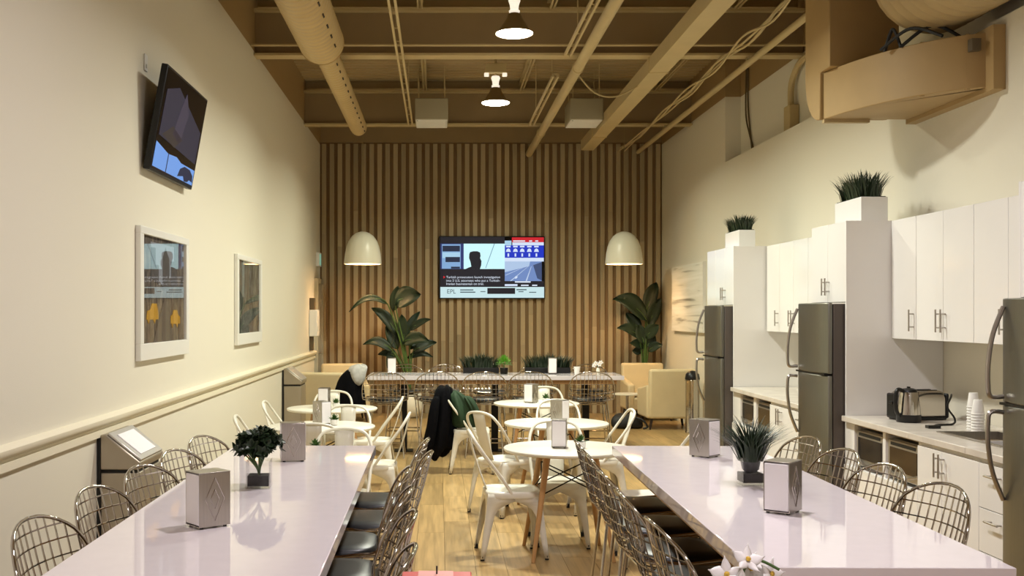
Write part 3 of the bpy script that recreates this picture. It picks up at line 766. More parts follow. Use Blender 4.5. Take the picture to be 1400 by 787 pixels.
for i, ((x, y), l) in enumerate(zip((T1, T2, T3, A1, A2, A3), names)):
    if i == 0: rt0.location = (x, y, 0); rt0.rotation_euler.z = math.radians(2); rt0['label'] = l; rt0['group'] = 'white round tables'
    else: dup(rt0, (x, y, 0), math.radians((2, 8, -5, 12, 0, 5)[i]), l, 'white round tables')
chair(.50, 7.55, 4, 'white metal chair facing the kitchen at the round table beside the grass plant table')
chair(.55, 9.12, 40, 'white metal chair turned aslant behind another, facing the middle round table')
chair(.34, 11.45, 0, 'white metal chair hung with a black coat and a green jacket')
chair(.86, 7.92, -92, 'white metal chair pushed under round table beside grass plant table, back to slats')
chair(1.42, 7.30, 180, 'white metal chair mostly hidden behind end of the grass plant table')
chair(1.32, 9.15, 182, 'white metal chair on the kitchen side of the middle round table')
chair(1.10, 9.90, -90, 'white metal chair behind the middle round table of the kitchen row')
chair(1.17, 11.68, -85, 'white metal chair between the farthest kitchen row table and crossways table')
chair(-.66, 7.36, -90, 'white metal chair just past the end of the jade plant table')
chair(-.93, 8.28, 92, 'white metal chair with its back to jade plant table, at middle table by the wall')
chair(-.79, 9.28, -90, 'white metal chair between the two wall row round tables')
chair(-1.08, 11.05, -88, 'white metal chair next to the far wall bin facing the long tables')
chair(-.64, 10.5, 180, 'white metal chair on aisle side of the round table nearest the wall bin')
chair(-.53, 8.85, 178, 'white metal chair on aisle side of the middle wall row table')
chair(-1.30, 8.62, 4, 'white metal chair between cream wall and the middle round table')
chair(-1.30, 10.0, 0, 'white metal chair between cream wall and the farthest round table')

# ------------------------------------------------------------ armchairs and lounge corner
def make_armchair():
    t = thing('armchair', '', 'armchair')
    B(-.30, .32, -.33, .33, .16, .36).build('base', LEATHER, t, bevel=.03, seg=3)
    B(-.22, .33, -.245, .245, .362, .46).build('seat_cushion', LEATHER, t, bevel=.04, seg=3)
    MB().prism([(-.36, .16), (-.22, .16), (-.24, .45), (-.29, .86), (-.40, .86)], 'y', -.335, .335).build('backrest', LEATHER, t, bevel=.035, seg=3)
    for s in (-1, 1):
        y0, y1 = sorted((s*.25, s*.36))
        MB().prism([(-.31, .16), (.32, .16), (.33, .56), (.1, .58), (-.31, .64)], 'y', y0, y1).build('armrest', LEATHER, t, bevel=.03, seg=3)
    for sx in (-1, 1):
        for sy in (-1, 1): MB().rod((sx*.30, sy*.31, .001), (sx*.28, sy*.28, .165), .016, .028, n=4).build('leg', DARKWOOD, t)
    return t
ac = make_armchair(); ac.location = (3.29, 15.85, 0); ac.rotation_euler.z = math.radians(92); ac['label'] = 'cream leather armchair seen from behind beside the chrome bin'; ac['group'] = 'cream armchairs'
dup(ac, (3.24, 17.10, 0), math.radians(-88), 'cream leather armchair facing the room below the leafy plant and canvas', 'cream armchairs')
dup(ac, (-1.55, 15.0, 0), math.radians(82), 'cream leather armchair seen from behind near the far wall bin', 'cream armchairs')
dup(ac, (-1.45, 16.9, 0), math.radians(-80), 'cream leather armchair in the corner by the grey door', 'cream armchairs')
t = thing('side_table', 'small round pale side table between the two armchairs', 'table', (2.82, 16.42, 0))
MB().lathe([(.21, .43), (.22, .435), (.22, .445), (.215, .45)], 32).build('tabletop', CHAIRW, t)
MB().lathe([(.15, .001), (.15, .012), (.03, .02), (.022, .03), (.022, .43)], 24).build('pedestal', STEEL, t)
t = thing('chrome_bin', 'tall chrome cylinder bin with black top next to an armchair', 'bin', (3.50, 15.15, 0))
MB().lathe([(.10, .001), (.10, .02), (.095, .03), (.095, .72), (.10, .73)], 24).build('body', CHROME, t)
MB().lathe([(.098, .731), (.102, .75), (.09, .81), (.05, .85), (.01, .86)], 24).build('lid', BLACK, t)
MB().lathe([(.1, .0), (.104, .01), (.1, .02)], 24).build('collar', CHROME, t).location = (0, 0, .715)
def blob(rings, folds, amp, seed, m, name, parent=None, n=36, hem=0.):
    rnd = random.Random(seed); ph = [rnd.uniform(0, 6.28) for _ in range(4)]; out = []
    for i, (cx, cy, cz, a, b) in enumerate(rings):
        r = []
        for k in range(n):
            th = 2*PI*k/n; f = 1+amp*math.sin(folds*th+ph[0]+.35*i)+amp*.6*math.sin((folds*2-1)*th+ph[1]-.3*i)
            r.append((cx+a*f*math.cos(th), cy+b*f*math.sin(th), cz+.012*math.sin(3*th+ph[2])+hem*(i/(len(rings)-1))**4*math.sin(2*th+2.6)))
        out.append(r)
    return MB().loft(out).build(name, m, parent, ang=70, subsurf=1)
t = thing('black_coat', 'long black coat hanging over the back of a white chair', 'coat', (.05, 11.45, 0))
blob([(.02, 0, .90, .03, .06), (.01, 0, .885, .08, .15), (0, 0, .80, .11, .19), (-.01, 0, .65, .13, .20), (-.03, 0, .45, .15, .2), (-.05, 0, .30, .16, .19), (-.05, 0, .20, .15, .17), (-.05, 0, .19, .05, .06)], 5, .14, 1, COATB, 'body', t, hem=.09)
blob([(-.07, -.16, .80, .03, .03), (-.09, -.19, .74, .05, .05), (-.12, -.2, .5, .055, .05), (-.15, -.2, .28, .05, .045), (-.16, -.2, .25, .02, .02)], 4, .06, 2, COATB, 'sleeve', t)
t = thing('green_jacket', 'dark green jacket bunched over the white chair beside a black coat', 'jacket', (.26, 11.42, .46))
blob([(0, 0, .002, .13, .13), (.0, 0, .06, .15, .16), (-.02, 0, .18, .14, .17), (-.06, 0, .30, .11, .15), (-.10, 0, .37, .06, .09), (-.10, 0, .385, .01, .02)], 5, .16, 5, GREENC, 'body', t)
blob([(.02, -.10, .34, .03, .03), (.06, -.13, .30, .05, .05), (.12, -.14, .18, .05, .05), (.16, -.13, .06, .04, .04), (.17, -.13, .04, .01, .01)], 4, .16, 6, GREENC, 'sleeve', t)
t = thing('draped_coat', 'black coat with pale grey scarf beside the crossways table end', 'coat', (-1.05, 12.98, 0))
blob([(0, 0, .50, .15, .14), (0, 0, .55, .19, .16), (-.02, 0, .70, .18, .16), (.0, 0, .85, .16, .14), (.03, 0, .96, .12, .11), (.06, 0, 1.00, .05, .06), (.06, 0, 1.01, .01, .01)], 5, .08, 8, COATB, 'body', t)
blob([(.09, -.08, .80, .04, .04), (.10, -.09, .86, .08, .07), (.08, -.05, .95, .11, .10), (.10, -.01, 1.015, .12, .09), (.12, 0, 1.04, .06, .05), (.12, 0, 1.045, .01, .01)], 4, .10, 9, SCARF, 'scarf', t)
m = MB(); m.rod((0, 0, .001), (0, 0, .02), .17, n=24); m.rod((0, 0, .02), (0, 0, .51), .025, n=12); m.build('stand', DKMET, t)
t = thing('backpack', 'black backpack on the wooden floor in front of the armchairs', 'bag', (2.70, 15.75, 0))
blob([(0, 0, .002, .20, .13), (0, 0, .04, .23, .15), (-.01, 0, .12, .22, .14), (-.02, .01, .19, .16, .11), (-.02, .01, .215, .05, .04)], 3, .05, 11, BLACKM, 'body', t)
MB().tube(cat_rom([(.12, -.10, .16), (.20, -.16, .13), (.26, -.18, .04), (.2, -.17, .012)], 6), .014, 8).build('strap', BLACKM, t)
MB().tube(cat_rom([(-.04, 0, .2), (-.02, 0, .26), (.03, 0, .2)], 6), .01, 8).build('handle', BLACKM, t)

# ------------------------------------------------------------ wall bins
BIN = mat('bin_steel', rgb(176, 166, 150), .35, .7, noise=.06, nscale=5)
def wall_bin(y, lab, paper):
    t = thing('waste_bin', lab, 'bin', (XL+.002, y, 0))
    B(0, .02, 0, .52, .001, .94).build('back_panel', BLACKM, t)
    B(.02, .235, .006, .514, .001, .74).build('body', BIN, t, bevel=.006)
    B(.02, .225, .015, .505, .74, .76).build('gap', BLACKM, t)
    h = MB().prism([(.02, .76), (.24, .76), (.25, .80), (.05, .96), (.02, .96)], 'y', 0, .52).build('hood', BIN, t, bevel=.006)
    a = math.atan2(.16, .20); M = Matrix.Translation((.25, 0, .803)) @ Matrix.Rotation(a, 4, 'Y')
    B(-.25, -.008, .02, .5, 0, .012).build('flap', mat('pale_steel', rgb(214, 211, 206), .3, .6), h, bevel=.003).matrix_local = M
    if paper: B(-.215, -.04, .09, .42, .0125, .018).build('notice', emi('lit_notice', (.95, .96, .95, 1), .0) if 0 else PAPER, h).matrix_local = M
wall_bin(6.28, 'steel waste bin with sloped lid and white notice by the stools', True)
wall_bin(13.7, 'steel waste bin with sloped lid beside the armchairs', False)

# ------------------------------------------------------------ screens
SCRB = mat('screen_glass', rgb(10, 10, 14), .08)
def px_panel(o, name, zx0, zy0, zx1, zy1, m, dep, W=1.74, H=1.03):   # fractions of the screen, (0,0) = top left; local x right, z up, -y out
    x0, x1 = zx0*W, zx1*W; z1, z0 = H*(1-zy0), H*(1-zy1)
    return B(x0, x1, -dep, -dep+.0008, z0, z1).build(name, m, o)
tv = thing('wall_television', 'large wall television showing a news broadcast on slatted wall', 'television', (0.0, YB-.10, 1.885))
B(0, 1.74, -.0, .05, 0, 1.03).build('housing', BLACK, tv, bevel=.006)
B(.5, 1.24, .05, .054, .3, .8).build('mount', DKMET, tv)
scr = B(.014, 1.726, -.003, 0, .02, 1.016).build('screen', SCRB, tv)
def fx(zx): return (zx-150)/1045
def fy(zy): return (zy-85)/615
E = lambda n, r, g, b, s=1.0: emi('screen_'+n, rgb(r, g, b), s)
def pan(a, b, c, d, m, dep=.004): return px_panel(scr, 'image_panel', fx(a), fy(b), fx(c), fy(d), m, dep)
pan(165, 95, 800, 158, E('navy', 22, 20, 34)); pan(165, 408, 800, 582, E('navy', 22, 20, 34))
pan(165, 158, 380, 408, E('dusk', 40, 52, 110))
pan(180, 165, 365, 405, E('frame', 130, 170, 215), .005); pan(186, 180, 358, 236, E('dark', 30, 40, 66), .006)
pan(186, 245, 358, 300, E('ice', 170, 210, 235), .006); pan(215, 290, 358, 340, E('dark', 30, 40, 66), .007); pan(270, 385, 358, 404, E('dark', 30, 40, 66), .007)
pan(380, 160, 800, 408, E('pale', 196, 238, 244, 1.15), .005); pan(368, 160, 395, 408, E('dusk', 40, 52, 110), .0055)
def poly_panel(pts, m, dep):
    return MB().prism([(fx(a)*1.74, 1.03*(1-fy(b))) for a, b in pts][::-1], 'y', -dep, -dep+.0008).build('image_shape', m, scr)
DK = E('figure', 18, 20, 34)
poly_panel([(450, 262), (458, 242), (490, 234), (530, 234), (556, 246), (562, 280), (556, 300), (570, 330), (568, 370), (555, 408), (415, 408), (440, 395), (470, 385), (462, 340), (448, 300)], DK, .006)
poly_panel([(694, 160), (702, 160), (615, 400), (608, 400)], E('wire', 120, 160, 180), .006)
pan(870, 98, 1185, 146, E('red', 206, 28, 44)); pan(875, 146, 1185, 176, E('strip', 214, 228, 250)); pan(800, 130, 866, 176, E('ice', 170, 210, 235), .0045)
pan(800, 176, 1185, 298, E('blue', 22, 50, 196)); pan(800, 298, 1185, 334, E('strip', 214, 228, 250)); pan(800, 334, 1165, 526, E('road', 112, 140, 196))
for zx in (835, 905, 972, 1042, 1112):
    pan(zx-22, 180, zx+22, 196, E('strip', 214, 228, 250), .006); poly_panel([(zx-24, 240), (zx-16, 214), (zx, 206), (zx+16, 214), (zx+24, 240)], E('strip', 214, 228, 250), .006)
    pan(zx-8, 255, zx+8, 286, E('strip', 214, 228, 250), .006)
poly_panel([(800, 334), (1050, 334), (1040, 380), (800, 440)], E('sky', 176, 200, 232), .005)
for q in ((800, 470, 1010, 380), (850, 526, 1030, 382), (1005, 526, 1060, 382)):
    poly_panel([(q[0], q[1]), (q[2], q[3]), (q[2]+4, q[3]), (q[0]+14, q[1])], E('lane', 190, 208, 236), .006)
poly_panel([(888, 500), (905, 478), (930, 482), (915, 502)], E('strip', 214, 228, 250), .006)
poly_panel([(1080, 370), (1165, 340), (1165, 520), (1120, 500)], E('bank', 62, 78, 116), .006)
pan(800, 526, 1185, 582, E('navy', 22, 20, 34), .0045); pan(800, 556, 925, 576, E('strip', 214, 228, 250), .006)
pan(165, 584, 1188, 690, E('ticker', 204, 232, 236)); pan(628, 594, 902, 652, E('navy', 22, 20, 34), .006)
poly_panel([(195, 474), (215, 488), (195, 502)], E('red', 206, 28, 44), .006)
def txt(body, a, b, size, m):
    M = Matrix.Translation((fx(a)*1.74, -.0065, 1.03*(1-fy(b)))) @ Matrix.Rotation(PI/2, 4, 'X')
    text_mesh('lettering', body, size, m, scr, M)
TW = E('text_white', 224, 234, 250); TB = E('text_dark', 60, 80, 90)
txt('Turkish prosecutors launch investigation', 222, 498, .054, TW); txt('into 2 U.S. attorneys who put a Turkish-', 222, 532, .054, TW); txt('Iranian businessman on trial.', 222, 564, .054, TW)
txt('EPL', 228, 648, .10, TB)
for q in ((360, 608, 490, 618), (360, 630, 510, 640), (560, 626, 610, 633), (915, 606, 1015, 616), (935, 626, 985, 634), (1040, 632, 1110, 640)): pan(*q, TB, .006)   # lettering too small to read
for q in ((882, 128, 1000, 140), (1040, 128, 1070, 140), (1100, 128, 1130, 140), (900, 528, 1055, 541), (960, 562, 1035, 574), (1070, 562, 1120, 574)): pan(*q, TW, .006)

# tilted side television on its arm
tv2 = thing('tilted_television', 'black television tilted forward on a bracket on cream wall', 'television', (-1.90, 7.2, 2.60))
tl = math.atan2(.125, .69); RM = Matrix.Rotation(tl, 4, 'Y')     # local z runs up the leaning screen, +x is out of the screen
def part2(mb, name, m, par=tv2, **k):
    o = mb.build(name, m, par, **k); return o
h2 = part2(B(-.045, 0, 0, 1.23, 0, .702), 'housing', BLACK, bevel=.006); h2.matrix_local = RM
s2 = B(0, .002, .014, 1.216, .018, .686).build('screen', mat('dark_screen', rgb(16, 15, 20), .12), h2)
BLU = E('side_blue', 118, 166, 240, .9); DIM = E('side_dim', 44, 40, 62, .8)
def pan2(y0, z0, y1, z1, m, d=.003): B(.002, d, .014+1.202*y0, .014+1.202*y1, .018+.668*z0, .018+.668*z1).build('image_panel', m, s2)
def poly2(pts, m, d=.004): MB().prism([(.014+1.202*a, .018+.668*b) for a, b in pts], 'x', .0028, d).build('image_shape', m, s2)
poly2([(.02, .02), (.98, .02), (.98, .19), (.62, .19), (.5, .225), (.3, .21), (.02, .27)], BLU)
poly2([(.58, .04), (.62, .13), (.72, .175), (.86, .17), (.95, .12), (.97, .05), (.88, .06), (.84, .03), (.76, .02), (.72, .07)], E('side_shape', 24, 30, 62), .005)
pan2(.30, .02, .315, .22, E('side_shape', 24, 30, 62), .005)
poly2([(.04, .34), (.96, .26), (.96, .62), (.3, .9), (.05, .8)], DIM)
poly2([(.32, .42), (.5, .36), (.6, .72), (.48, .9), (.4, .7)], E('side_mid', 66, 58, 78, .8), .005); poly2([(.1, .36), (.4, .30), (.55, .42), (.3, .5)], E('side_brown', 58, 46, 44, .8), .005)
B(-.058, -.045, .42, .82, .2, .55).build('wall_plate', DKMET, tv2)
for y in (.45, .75):
    MB().tube([(-.05, y, .46), (.02, y, .5), (.055, y, .52)], .018, 8).build('arm', DKMET, tv2)
t = thing('wall_outlet', 'slim white socket plate on the cream wall behind the tilted television', 'outlet', (XL+.001, 7.32, 3.27)); B(0, .008, -.035, .035, 0, .11).build('plate', WHITEM, t, bevel=.002); B(.008, .01, -.012, .012, .02, .045).build('socket', GREYT, t)

# ------------------------------------------------------------ pictures
def city_print(name, seed, c0, c1, c2):
    m = bpy.data.materials.new(name); m.use_nodes = True; nt = m.node_tree; b = nt.nodes['Principled BSDF']
    tc = nt.nodes.new('ShaderNodeTexCoord'); mp = nt.nodes.new('ShaderNodeMapping'); mp.inputs['Scale'].default_value = (1, 5, 1.1); mp.inputs['Location'].default_value = (seed, seed*2, 0)
    n = nt.nodes.new('ShaderNodeTexNoise'); n.inputs['Scale'].default_value = 6; n.inputs['Detail'].default_value = 7; n.inputs['Roughness'].default_value = .7
    r = nt.nodes.new('ShaderNodeValToRGB'); r.color_ramp.elements[0].position = .35; r.color_ramp.elements[0].color = c0
    r.color_ramp.elements[1].position = .68; r.color_ramp.elements[1].color = c2; e = r.color_ramp.elements.new(.5); e.color = c1
    nt.links.new(tc.outputs['Object'], mp.inputs[0]); nt.links.new(mp.outputs[0], n.inputs['Vector']); nt.links.new(n.outputs[0], r.inputs[0]); nt.links.new(r.outputs[0], b.inputs['Base Color'])
    b.inputs['Roughness'].default_value = .7
    return m
FRAMEW = mat('white_frame', rgb(232, 230, 222), .35)
PGLASS = pane_mat('picture_glass', 1.3)
def picture(y0, y1, z0, z1, lab, pm, extras, f=.05, fb=.11):
    t = thing('framed_picture', lab, 'picture', (XL+.002, y0, z0))
    W, H = y1-y0, z1-z0
    B(0, .012, .01, W-.01, .01, H-.01).build('backing', PAPER, t)
    for a, b, c, d in ((0, W, 0, fb), (0, W, H-f, H), (0, f*1.6, fb, H-f), (W-f*1.6, W, fb, H-f)): B(0, .035, a, b, c, d).build('frame_bar', FRAMEW, t, bevel=.003)
    p = B(.012, .014, f*1.6, W-f*1.6, fb, H-f).build('print', pm, t)
    w_, h_ = W-f*3.2, H-fb-f
    for k, (pts, m) in enumerate(extras): MB().prism([(f*1.6+a*w_, fb+b*h_) for a, b in pts], 'x', .014, .0150+.0006*k).build('print_patch', m, p)
    B(.021, .024, f*1.6, W-f*1.6, fb, H-f).build('glazing', PGLASS, t)
c1 = city_print('city_print', 1.3, rgb(36, 31, 28), rgb(92, 80, 68), rgb(166, 152, 134)); c2 = city_print('street_print', 4.1, rgb(34, 36, 35), rgb(88, 90, 84), rgb(190, 188, 176))
GT = mat('print_tower', rgb(92, 86, 82), .7, noise=.3, nscale=30); GS = mat('print_sky', rgb(150, 154, 164), .7); YT = mat('print_taxi', rgb(200, 152, 34), .6, noise=.2, nscale=20); GR = mat('print_road', rgb(98, 90, 82), .7, noise=.2, nscale=20)
picture(7.08, 8.45, 1.345, 2.225, 'larger looking framed city street print with yellow taxis, below the tilted television', c1,
        [([(.2, .95), (.2, .70), (.46, .55), (.8, .70), (.8, .95)], GS), ([(.46, .5), (.46, .82), (.5, .88), (.53, .93), (.56, .88), (.62, .82), (.62, .5)], GT),
         ([(.2, .62), (.2, .9), (.3, .9), (.3, .74), (.37, .74), (.37, .55)], GT), ([(.66, .55), (.66, .8), (.74, .8), (.74, .95), (.8, .95), (.8, .55)], GT),
         ([(.25, .0), (.48, .4), (.56, .4), (.72, .0)], GR), ([(.1, .22), (.12, .3), (.18, .31), (.22, .37), (.32, .37), (.35, .3), (.36, .22), (.3, .22), (.28, .18), (.24, .22), (.17, .22), (.15, .18), (.12, .22)], YT), ([(.64, .18), (.65, .25), (.69, .26), (.72, .31), (.8, .31), (.83, .26), (.88, .24), (.88, .17), (.83, .17), (.81, .13), (.78, .17), (.71, .17), (.69, .13), (.67, .17)], YT)])
picture(10.5, 11.95, 1.345, 2.225, 'framed grey skyscraper street print hung nearer the grey door', c2,
        [([(.42, .35), (.42, .9), (.45, 1.), (.48, .9), (.48, .35)], GT), ([(.2, .5), (.2, .98), (.3, .98), (.3, .5)], mat('print_pale', rgb(150, 160, 156), .7)), ([(.2, 0), (.45, .35), (.5, .35), (.8, 0)], mat('print_asphalt', rgb(120, 118, 112), .7, noise=.3, nscale=30))])
def canvas_mat():
    m = bpy.data.materials.new('abstract_print'); m.use_nodes = True; nt = m.node_tree; b = nt.nodes['Principled BSDF']
    tc = nt.nodes.new('ShaderNodeTexCoord'); mp = nt.nodes.new('ShaderNodeMapping'); mp.inputs['Scale'].default_value = (1, .22, 5); mp.inputs['Rotation'].default_value = (.03, 0, 0)
    n = nt.nodes.new('ShaderNodeTexNoise'); n.inputs['Scale'].default_value = 2.2; n.inputs['Detail'].default_value = 6; n.inputs['Distortion'].default_value = .6
    r = nt.nodes.new('ShaderNodeValToRGB'); r.color_ramp.elements[0].position = .3; r.color_ramp.elements[0].color = rgb(140, 136, 122)
    r.color_ramp.elements[1].position = .62; r.color_ramp.elements[1].color = rgb(240, 238, 230); e = r.color_ramp.elements.new(.42); e.color = rgb(226, 224, 212)
    nt.links.new(tc.outputs['Object'], mp.inputs[0]); nt.links.new(mp.outputs[0], n.inputs['Vector']); nt.links.new(n.outputs[0], r.inputs[0]); nt.links.new(r.outputs[0], b.inputs['Base Color']); b.inputs['Roughness'].default_value = .7
    return m
t = thing('canvas_painting', 'pale abstract canvas painting on the wall beside the far fridge', 'painting', (XR-.002, 15.1, 1.38))
B(-.045, 0, 0, 2.0, 0, .98).build('stretcher', WHITEM, t); B(-.047, -.045, 0, 2.0, 0, .98).build('painted_face', canvas_mat(), t)
t = thing('paper_dispenser', 'white box dispenser on cream wall beside the grey door', 'dispenser', (XL+.002, 16.55, 1.30))
B(0, .12, 0, .35, 0, .40).build('case', WHITEM, t, bevel=.01); B(0, .07, .05, .25, .4, .58).build('upper_block', BROWNM, t, bevel=.005); B(0, .05, .05, .2, -.22, 0).build('lower_block', BROWNM, t, bevel=.005)  # plain brown blocks above and below the white case
t = thing('exit_sign', 'small lit sign box high on cream wall at the slats', 'sign', (XL+.002, 17.5, 2.40))
B(0, .05, 0, .3, 0, .22).build('case', WHITEM, t); B(.05, .052, .02, .28, .02, .2).build('face', emi('sign_face', rgb(150, 200, 170), .6), t)

# ------------------------------------------------------------ napkin dispensers
def make_disp():
    t = thing('napkin_dispenser', '', 'dispenser')
    a, b, H = .060, .050, .19
    for s in (-1, 1):
        w_ = B(-a, a, min(s*b, s*(b-.003)), max(s*b, s*(b-.003)), .008, H).build('side_plate', STEEL, t, bevel=.001)
        m = MB(); y = s*(b+.0006)
        for r in (1., .45):
            d = [(0, y, .1+.075*r), (.036*r, y, .1), (0, y, .1-.075*r), (-.036*r, y, .1)]; m.tube(d+[d[0]], .0016, 5)
        m.build('embossing', CHROME, w_)
    B(-a, a, -b, b, H, H+.003).build('top_plate', STEEL, t, bevel=.001); B(-a, a, -b, b, .006, .009).build('base_plate', STEEL, t)
    for s in (-1, 1):
        m = MB(); x0, x1 = sorted((s*(a+.0015), s*.012)); m.box(x0, x1, -b+.0035, b-.0035, .012, H-.004)
        m.build('napkins', PAPER, t, bevel=.004)
    for sx in (-1, 1):
        for sy in (-1, 1): MB().rod((sx*.045, sy*.038, 0), (sx*.045, sy*.038, .008), .007, n=8).build('foot', BLACKM, t)
    return t
dp = make_disp(); first = [True]
def disp(x, y, z, deg, lab):
    rz = math.radians(deg)
    if first[0]: first[0] = False; dp.location = (x, y, z); dp.rotation_euler.z = rz; dp['label'] = lab; dp['group'] = 'napkin dispensers'; return
    dup(dp, (x, y, z), rz, lab, 'napkin dispensers')
# napkin openings face local +-x, steel faces +-y
disp(-.806, 3.83, TT+.001, 40, 'steel napkin dispenser before the jade plant on its table')
disp(-.735, 5.52, TT+.001, 12, 'steel napkin dispenser beyond the jade plant near the table end')
disp(1.376, 5.68, TT+.001, 132, 'steel napkin dispenser beyond the spiky grass plant near the table end')
disp(1.285, 4.10, TT+.001, 50, 'steel napkin dispenser before the spiky grass plant on its table')
disp(.83, 7.55, .733, 80, 'napkin dispenser on the round table beside the grass plant table')
disp(1.02, 9.25, .733, 138, 'napkin dispenser on the middle round table of the kitchen row')
disp(.95, 11.3, .733, 55, 'napkin dispenser on the round table by the green jacket')
disp(-1.12, 10.72, .733, 85, 'napkin dispenser on the round table nearest the wall bin')
disp(-.97, 9.1, .733, 135, 'napkin dispenser on the middle round table of the wall row')
disp(-.57, 13.3, TT+.001, 92, 'napkin dispenser on crossways table beside the tall palm')
disp(1.38, 13.35, TT+.001, 88, 'napkin dispenser on crossways table before a black grass box')

# ------------------------------------------------------------ table plants
def glass_vase(t, h=.12, a=.05):
    m = MB(); g = .004
    for x0, x1, y0, y1 in ((-a, a, -a, -a+g), (-a, a, a-g, a), (-a, -a+g, -a+g, a-g), (a-g, a, -a+g, a-g)): m.box(x0, x1, y0, y1, .0, h)
    m.box(-a+g, a-g, -a+g, a-g, 0, .01); m.build('glass_vase', GLASS, t)
def leaf_quad(m, c, d, up, L, w_):
    d = Vector(d).normalized(); u = Vector(up); q = d.cross(u)
    q = q.normalized() if q.length > 1e-4 else d.orthogonal().normalized(); c = Vector(c); n_ = q.cross(d)
    m.add([c, c+d*L*.55+q*w_+n_*L*.05, c+d*L, c+d*L*.55-q*w_+n_*L*.05, c+d*L*.5-n_*L*.04], [(0, 1, 4), (1, 2, 4), (2, 3, 4), (3, 0, 4)])
t = thing('jade_plant', 'bushy dark jade plant in square glass vase on long table', 'plant', (-.765, 4.67, TT+.001), .05)
glass_vase(t); B(-.044, .044, -.044, .044, .012, .055).build('soil', SOIL, t)
rnd = random.Random(21); m = MB(); br = MB(); tips = []
for i in range(95):
    a = rnd.uniform(0, 2*PI); el = rnd.uniform(-.15, 1.5); R = rnd.uniform(.045, .095)
    tips.append(Vector((R*math.cos(a)*math.cos(el)*1.05, R*math.sin(a)*math.cos(el)*1.05, .165+R*math.sin(el)*.85)))
for k, tp in enumerate(tips):
    if k < 16: br.tube(cat_rom([(0, 0, .05), (tp.x*.12, tp.y*.12, .085), (tp.x*.6, tp.y*.6, .10+(tp.z-.10)*.55), tp], 4), [.0045-.0002*i for i in range(13)], 6)
    out = (tp-Vector((0, 0, .13))).normalized()
    for q in range(12):
        a = 2*PI*q/6+rnd.random(); o1 = out.orthogonal().normalized(); o2 = out.cross(o1)
        d = out*(.25+.5*(q % 2))+(o1*math.cos(a)+o2*math.sin(a))
        leaf_quad(m, tp, d, out, rnd.uniform(.028, .04), .010)
m.build('foliage', LEAFD, t, kind='stuff'); br.build('branches', STALK, t)
t = thing('spiky_grass_plant', 'spiky dark grass plant in square glass vase on long table', 'plant', (1.352, 4.76, TT+.001), .05)
glass_vase(t); B(-.044, .044, -.044, .044, .012, .05).build('soil', SOIL, t)
MB().lathe([(.02, .05), (.036, .065), (.043, .1), (.044, .118)], 20).build('bowl', BLACK, t)
grass(330, .05, .05, .22, .95, 8, .0038, .10).build('grass_blades', LEAFD, t, kind='stuff')
def succulent(x, y, z, lab, seed):
    t = thing('table_succulent', lab, 'plant', (x, y, z), 0, 'small table succulents')
    m = MB(); rnd = random.Random(seed)
    MB().lathe([(.025, 0), (.034, .01), (.036, .045), (.033, .047)], 16).build('pot', WHITEM, t)
    for q in range(40):
        a = rnd.uniform(0, 6.28); el = rnd.uniform(.1, 1.4); leaf_quad(m, (0, 0, .045), (math.cos(a)*math.cos(el), math.sin(a)*math.cos(el), math.sin(el)), (0, 0, 1), rnd.uniform(.04, .06), .009)
    m.build('leaves', mat('succulent_green', rgb(70, 104, 44), .5, noise=.2), t, kind='stuff')
succulent(.97, 7.50, .733, 'small green succulent on round table beside the grass plant table', 1)
succulent(1.10, 11.28, .733, 'small green succulent on the round table by the green jacket', 2)
succulent(-1.0, 10.68, .733, 'small green succulent on the round table nearest the wall bin', 3)
succulent(-.86, 9.03, .733, 'small green succulent on the middle round table of the wall row', 4)
succulent(-.82, 7.25, .733, 'small green succulent just past the end of the jade plant table', 5)
def grass_box(x0, x1, seed, lab):
    t = thing('grass_box', lab, 'planter', ((x0+x1)/2, 13.53, TT+.001), 0, 'black grass boxes'); hx = (x1-x0)/2
    B(-hx, hx, -.05, .05, 0, .065).build('box', BLACK, t, bevel=.003); B(-hx+.008, hx-.008, -.042, .042, .065, .069).build('soil', SOIL, t)
    grass(520, hx*1.05, .05, .2, .6, seed, .005, .065).build('grass_blades', LEAFD, t, kind='stuff')
grass_box(.30, .74, 31, 'black box of dark grass beside the bright green plant'); grass_box(1.06, 1.62, 32, 'longer black box of dark grass behind a napkin dispenser')
t = thing('bright_plant', 'small bright green plant in dark pot on crossways table', 'plant', (.79, 13.3, TT+.001))
MB().lathe([(.035, 0), (.045, .005), (.05, .07), (.047, .075)], 18).build('pot', DKMET, t)
m = MB(); rnd = random.Random(9)
for q in range(220):
    a = rnd.uniform(0, 6.28); el = rnd.uniform(-.2, 1.5); R = rnd.uniform(.03, .085); d = Vector((math.cos(a)*math.cos(el), math.sin(a)*math.cos(el), math.sin(el)))
    leaf_quad(m, Vector((0, 0, .12))+d*R, d+Vector((0, 0, .3)), (0, 0, 1), .035, .011)
m.build('foliage', LEAFB, t, kind='stuff'); MB().rod((0, 0, .07), (0, 0, .14), .006).build('stem', STALK, t)
cup(1.60+.06, 13.2, TT+.001, 'white paper cup on crossways table near the white flowers')

